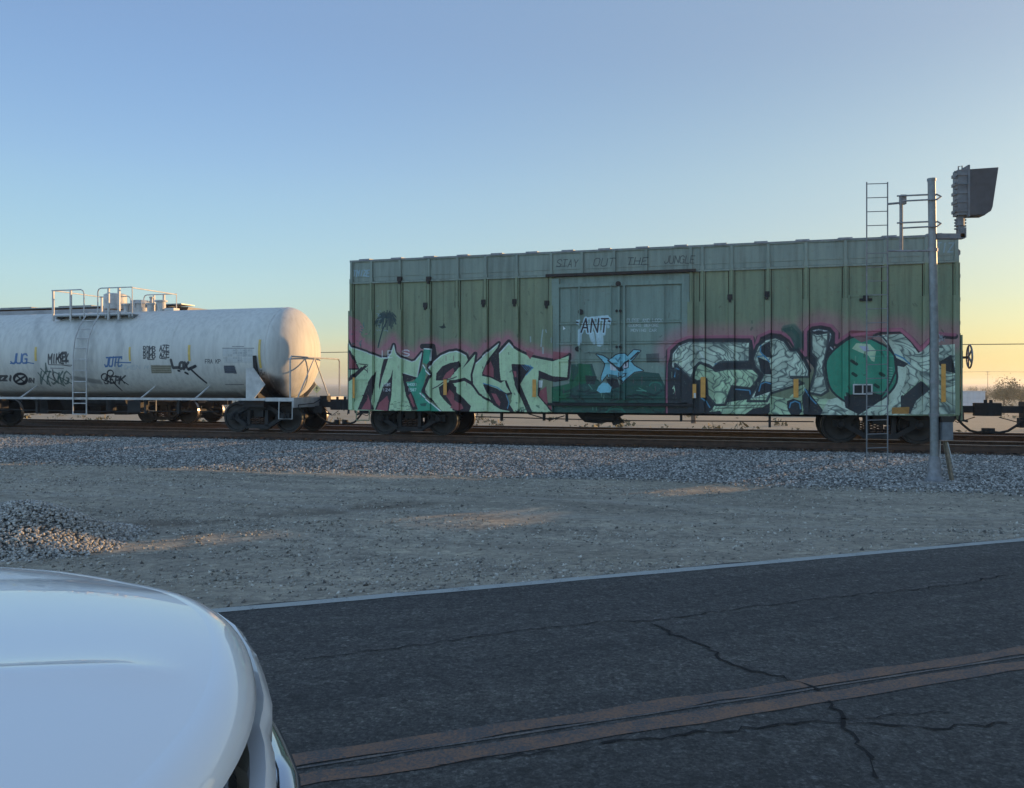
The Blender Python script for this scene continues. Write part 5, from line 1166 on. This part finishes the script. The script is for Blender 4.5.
def tree_meshes(seed, h, wd, n=2600, li=0):
    r = np.random.RandomState(seed); rr = random.Random(seed); t = MB(); tips = []
    def limb(p, d, l, rad, lvl):
        q = p+d*l*.5+Vector((rr.uniform(-.1,.1),rr.uniform(-.1,.1),0))*l; e = p+d*l; t.tube([p,q,e],[rad,rad*.8,rad*.55],5)
        if lvl == 0: tips.append(e); return
        for k in range(rr.choice([3,4])):
            a = rr.uniform(0,6.28); nd = (d*.7+Vector((math.cos(a)*wd,math.sin(a)*wd,rr.uniform(.1,.7)))*.7).normalized(); limb(e, nd, l*rr.uniform(.6,.85), rad*.5, lvl-1)
    limb(Vector((0,0,0)), Vector((rr.uniform(-.15,.15),0,1)), h*.12, h*.03, 3)
    tips2 = [p*1.0 for p in tips]; tips += [Vector((p.x*2.1,p.y*2.1,p.z*rr.uniform(.6,2.1))) for p in tips2]
    T = np.array([tuple(p) for p in tips]); c = T[r.randint(0,len(T),n)]+r.normal(0,h*.07,(n,3)); sz = r.uniform(.03,.085,n)*h*.55
    a = r.normal(0,1,(n,3)); a /= np.linalg.norm(a,axis=1)[:,None]; b = np.cross(a, r.normal(0,1,(n,3))); b /= np.linalg.norm(b,axis=1)[:,None]
    a *= sz[:,None]*.5; b *= sz[:,None]*.3; v = np.stack([c-a,c-b*.8,c+a,c+b],1).reshape(-1,3)
    me = bpy.data.meshes.new('crown'); me.from_pydata(v.tolist(),[],np.arange(n*4).reshape(n,4).tolist()); at_ = me.attributes.new('tint','FLOAT','POINT'); at_.data.foreach_set('value', np.repeat(r.uniform(0,1,n),4).astype(np.float32)); me.materials.append(LM[li])
    return t.mesh('trunk', BARK), me
TM = [tree_meshes(1,4.2,1.0,4200), tree_meshes(2,3.6,1.1,4200,1), tree_meshes(3,5.0,.8,4200)]
for px, dep, k, sc_, lab in ((1004,118,2,1.05,'ragged grey-green tree, the tallest right of the boxcar'),(1021,124,0,.95,'bushy tree at the right edge of the picture'),(986,135,1,.75,'low scrubby tree beside the white trailer'),
      (1050,120,0,1.1,'bushy tree just beyond the right edge'),(972,150,1,.8,'low dry tree behind the white trailer'),(1034,140,2,.9,'slim tree behind the bushy tree at the right edge'),(995,142,0,.8,'small rounded tree between the scrubby tree and the tallest one')):
    p = place(px, dep); root = thing('scrub_tree', lab, 'tree', p, k*1.3+px, 'scrub trees on the right horizon'); root.scale = (sc_*1.15,)*3
    link('trunk', TM[k][0], root); link('crown', TM[k][1], root)

# ------------------------------------------------------------------ white pickup at the lower left
def pickup():
    p = RP(.035, 1.51); root = thing('pickup_truck', 'white pickup truck with its hood and front end poking in at the lower left', 'pickup truck', p, RA)
    t = NT('white_car_paint'); t.b.inputs['Coat Weight'].default_value = 1.0; t.b.inputs['Coat Roughness'].default_value = .03; v = t.coord()
    WP = t.out((.88,.885,.88), .4, 0, t.noise(v,3,2), .0015, .12)
    CH = simple('chrome', (.55,.56,.58), .12, 1.0, 3, .05, .0005)
    gl = NT('lens_glass'); gl.b.inputs['Transmission Weight'].default_value = .85; GL = gl.out((.9,.92,.95), .03)
    dg = NT('dark_glass'); DG = dg.out((.02,.025,.03), .04)
    HW = 1.10; ZC = 1.385
    def xf(y): return -.53*min(abs(y),HW)**2.3 - .02
    def ztop(x, y):
        u = xf(y)-x; c = abs(y)/HW
        z = ZC-.03*c*c-.035*math.exp(-max(u,0)/.22)
        z += .014*math.exp(-abs(y+.13)/.05)*min(1,max(u-.03,0)/.10)          # centre crease
        z -= .005*max(0,1-abs(abs(y)-.66)/.2)
        return z + .02*min(1,u/1.2)
    # hood top: rows from the front outline back to the cowl
    NY = 140; NX = 26; rows = []
    ys = [HW*math.sin(math.pi/2*(k/NY*2-1)) for k in range(NY+1)]
    for i in range(NX+1):
        f = (i/NX)**1.5; rows.append([(xf(y)*(1-f)+(-1.55)*f, y, ztop(xf(y)*(1-f)+(-1.55)*f, y)) for y in ys])
    hood = MB(); hood.grid([r[::-1] for r in rows])
    # rounded rim rolling down along the front and sides
    bnd = [(-1.55,-HW-.0001)]+[(xf(y),y) for y in ys]+[(-1.55,HW+.0001)]
    def rim(k0, k1, n, ro, rz, zadd=0):
        out = []
        for a in range(n+1):
            th = k0+(k1-k0)*a/n; row = []
            for i,(x,y) in enumerate(bnd):
                x0,y0 = bnd[max(i-1,0)]; x1,y1 = bnd[min(i+1,len(bnd)-1)]; nx,ny = (y1-y0),-(x1-x0); l = math.hypot(nx,ny) or 1; nx/=l; ny/=l
                row.append((x+nx*ro*math.sin(th), y+ny*ro*math.sin(th), ztop(x,y)-rz*(1-math.cos(th))+zadd))
            out.append(row)
        return out
    hood.grid(rim(0, R(82), 12, .07, .06))
    hood.build('hood', WP, root, True, 50)
    # fender / body sides below the hood line
    bd = MB(); r1 = rim(R(80), R(80), 1, .08, .075, -.012)[0]; body_rows = [r1]
    for dz, o_ in ((-.08,.02),(-.25,.03),(-.45,.03),(-.62,.0)):
        rr = []
        for i,(x,y,z) in enumerate(r1):
            s_ = 1 if y > 0 else -1; k = min(abs(y)/.9,1)**6; rr.append((x-.04, y+s_*o_*k, z+dz))
        body_rows.append(rr)
    # only the side parts of the body (the front is the fascia)
    side = MB()
    for sg in (-1,1):
        idx = [i for i,(x,y,z) in enumerate(r1) if y*sg > .80]; side.grid([[row[i] for i in idx] for row in body_rows])
    side.build('fender', WP, root, True, 50)
    inn = MB(); inn.box(-1.5,-.30,-.80,.80,.45,1.12); inn.build('engine_bay', M['black_plastic'], root)
    # fascia strip in front of the hood edge, with a notch where each headlight begins
    def strip(pts, w, h, nm, m, smooth=True):
        mb = MB(); rr = [[],[],[],[]]
        for i,(x,y,z) in enumerate(pts):
            x0,y0,_ = pts[max(i-1,0)]; x1,y1,_ = pts[min(i+1,len(pts)-1)]; nx,ny = (y1-y0),-(x1-x0); l = math.hypot(nx,ny); nx/=l; ny/=l
            if i > 0: pass
            rr[0].append((x-nx*w/2,y-ny*w/2,z-h*.15)); rr[1].append((x+nx*w*.1,y+ny*w*.1,z+.004)); rr[2].append((x+nx*w/2,y+ny*w/2,z-h*.25)); rr[3].append((x+nx*w*.5,y+ny*w*.5,z-h))
        mb.grid(rr[::-1]); return mb.build(nm, m, root, smooth, 60)
    pts = [(-.30,-1.02,1.12),(-.14,-.90,1.16),(-.05,-.74,1.20),(.0,-.56,1.23),(.02,-.40,1.245),(.03,-.27,1.25),(.033,-.20,1.25),(.030,-.13,1.252),(.040,-.06,1.252),(.045,0,1.252),(.044,.08,1.252),(.042,.16,1.252),(.036,.29,1.25),(.014,.47,1.25),(-.02,.63,1.24),(-.10,.80,1.20),(-.22,.93,1.15),(-.34,1.02,1.10)]
    pts = [(x+.016,y,z+.006) for x,y,z in pts]
    strip(pts, .036, .05, 'fascia_strip', WP)
    g = MB(); rows = []
    for dz, dx in ((0,0),(-.02,.02),(-.12,.035),(-.3,.045),(-.36,.03)): rows.append([(x+dx-.035, y*.98, z-.05+dz) for x,y,z in pts[2:-2]])
    g.grid(rows[::-1]); g.build('grille', M['black_plastic'], root)
    for k, dz in enumerate((-.14,-.23,-.32)):
        b = MB(); b.tube([(x+.025,y*.97,1.235+dz-.0) for x,y,z in pts[3:-3]], .016, 8); b.build('grille_bar', CH, root, True)
    sr = MB(); sr.tube([(x+.035,y*1.0,1.10-.10*abs(y)) for x,y,z in pts[2:-2]], .032, 10); sr.build('grille_surround', CH, root, True)
    for sg in (-1,1):
        a = [(-.01,.14),(.016,.2),(.012,.35),(-.01,.55),(-.06,.72),(-.15,.86),(-.30,1.0),(-.36,.92),(-.2,.70),(-.10,.5),(-.05,.3)] if sg < 0 else [( -.055,.42),(.0,.50),(.012,.58),(.0,.66),(-.05,.76),(-.14,.85),(-.28,.92),(-.40,.955),(-.34,.90),(-.215,.70),(-.12,.52)]
        h = MB(); h.prism([(x-.015,y*sg) for x,y in a], lambda x,y: (x-.02,y*.98,1.03), lambda x,y: (x,y,1.262-.04*abs(y))); h.build('headlight', GL, root)
        hl = tree_children(root)[-1]
        i = MB(); i.prism([(x-.04,y*sg) for x,y in a], lambda x,y: (x-.02,y*.985,1.15), lambda x,y: (x-.02,y*.985,1.215-.03*abs(y))); i.build('reflector', CH, hl)
        i = MB(); i.lathe([(.0,.02),(.055,.03),(.07,0)], (-.09,sg*.66,1.10), (1,0,.3), 16); i.build('bulb_housing', CH, hl, True)
    bp = MB(); rows = []
    for z, dx in ((.86,.06),(.82,.17),(.72,.20),(.58,.20),(.48,.16),(.42,.06)): rows.append([(x*1.0+dx*.45, y*1.0, z) for x,y,z_ in pts])
    bp.grid(rows[::-1]); bp.build('bumper', CH, root, True, 50)
    # cab behind the hood (outside the picture)
    cb = MB(); prof = [(-1.5,1.35),(-2.25,1.88),(-2.7,1.95),(-3.9,1.93),(-4.3,1.36),(-6.2,1.36),(-6.2,.55),(-1.5,.55)]
    cb.prism(prof, lambda x,z: (x,-.97+.2*max(0,z-1.35),z), lambda x,z: (x,.97-.2*max(0,z-1.35),z)); cb.build('cab', WP, root)
    ws = MB(); ws.add([(-1.52,-.80,1.385),(-1.52,.80,1.385),(-2.20,.74,1.867),(-2.20,-.74,1.867)],[(0,1,2,3)]); ws.build('windshield', DG, root)
    for y in (-1,1):
        sw = MB(); sw.add([(-1.95,y*.978,1.42),(-3.8,y*.978,1.42),(-3.75,y*.90,1.84),(-2.45,y*.90,1.84)],[(0,1,2,3)]); sw.build('side_window', DG, root)
        mr = MB(); mr.box(-1.98,-1.86,min(y*1.0,y*1.22),max(y*1.0,y*1.22),1.38,1.58); mr.build('mirror', WP, root)
        for x in (-.95,-4.9):
            wh = MB(); wh.lathe([(.0,0),(.22,.02),(.25,.0),(.38,.02),(.40,-.02),(.40,-.2),(.36,-.24),(0,-.24)], (x,y*.93,.40), (0,y,0), 24); wh.build('wheel', M['rubber'], root, True, 40)
            rm = MB(); rm.lathe([(.0,.03),(.08,.035),(.2,.0),(.245,.025)], (x,y*.935,.40), (0,y,0), 20); rm.build('rim', CH, root, True)
    return root
pickup()

# ------------------------------------------------------------------ air
hz_ = MB(); hz_.box(-900, 1400, -300, 1600, -2.6, 9.5); hm = bpy.data.materials.new('haze'); hm.use_nodes = True
hn = hm.node_tree.nodes; hn.remove(hn['Principled BSDF']); pv = hn.new('ShaderNodeVolumePrincipled'); pv.inputs['Color'].default_value = (.92,.94,.96,1); pv.inputs['Density'].default_value = HAZE; pv.inputs['Anisotropy'].default_value = .35
hm.node_tree.links.new(pv.outputs[0], hn['Material Output'].inputs['Volume'])
tag(hz_.build('haze', hm), kind='stuff')

def brush():
    r = np.random.RandomState(21); vs = []; ti = []
    for k in range(420):
        d = r.uniform(37, 150); s_ = r.uniform(-70, 60)*(.4+d/100); h = r.uniform(.2, .55); n = 26
        x, y = U.x*s_+N.x*d, U.y*s_+N.y*d; z = float(ground_z(s_, d)); c = np.array([x, y, z])+np.abs(r.normal(0,1,(n,3)))*np.array([1,1,.5])*h*np.array([r.choice([-1,1]),r.choice([-1,1]),1])
        a = r.normal(0,1,(n,3))*h*.16; b = r.normal(0,1,(n,3))*h*.16; vs.append(np.stack([c-a,c-b,c+a,c+b],1).reshape(-1,3)); ti.append(np.repeat(r.uniform(0,1,n),4))
    v = np.concatenate(vs); me = bpy.data.meshes.new('dry_brush'); me.from_pydata(v.tolist(),[],np.arange(len(v)).reshape(-1,4).tolist())
    me.attributes.new('tint','FLOAT','POINT').data.foreach_set('value', np.concatenate(ti).astype(np.float32)); me.materials.append(LM[1])
    tag(link('dry_brush', me), 'low dry brush dotted over the field behind the tracks', 'brush', kind='stuff')
brush()
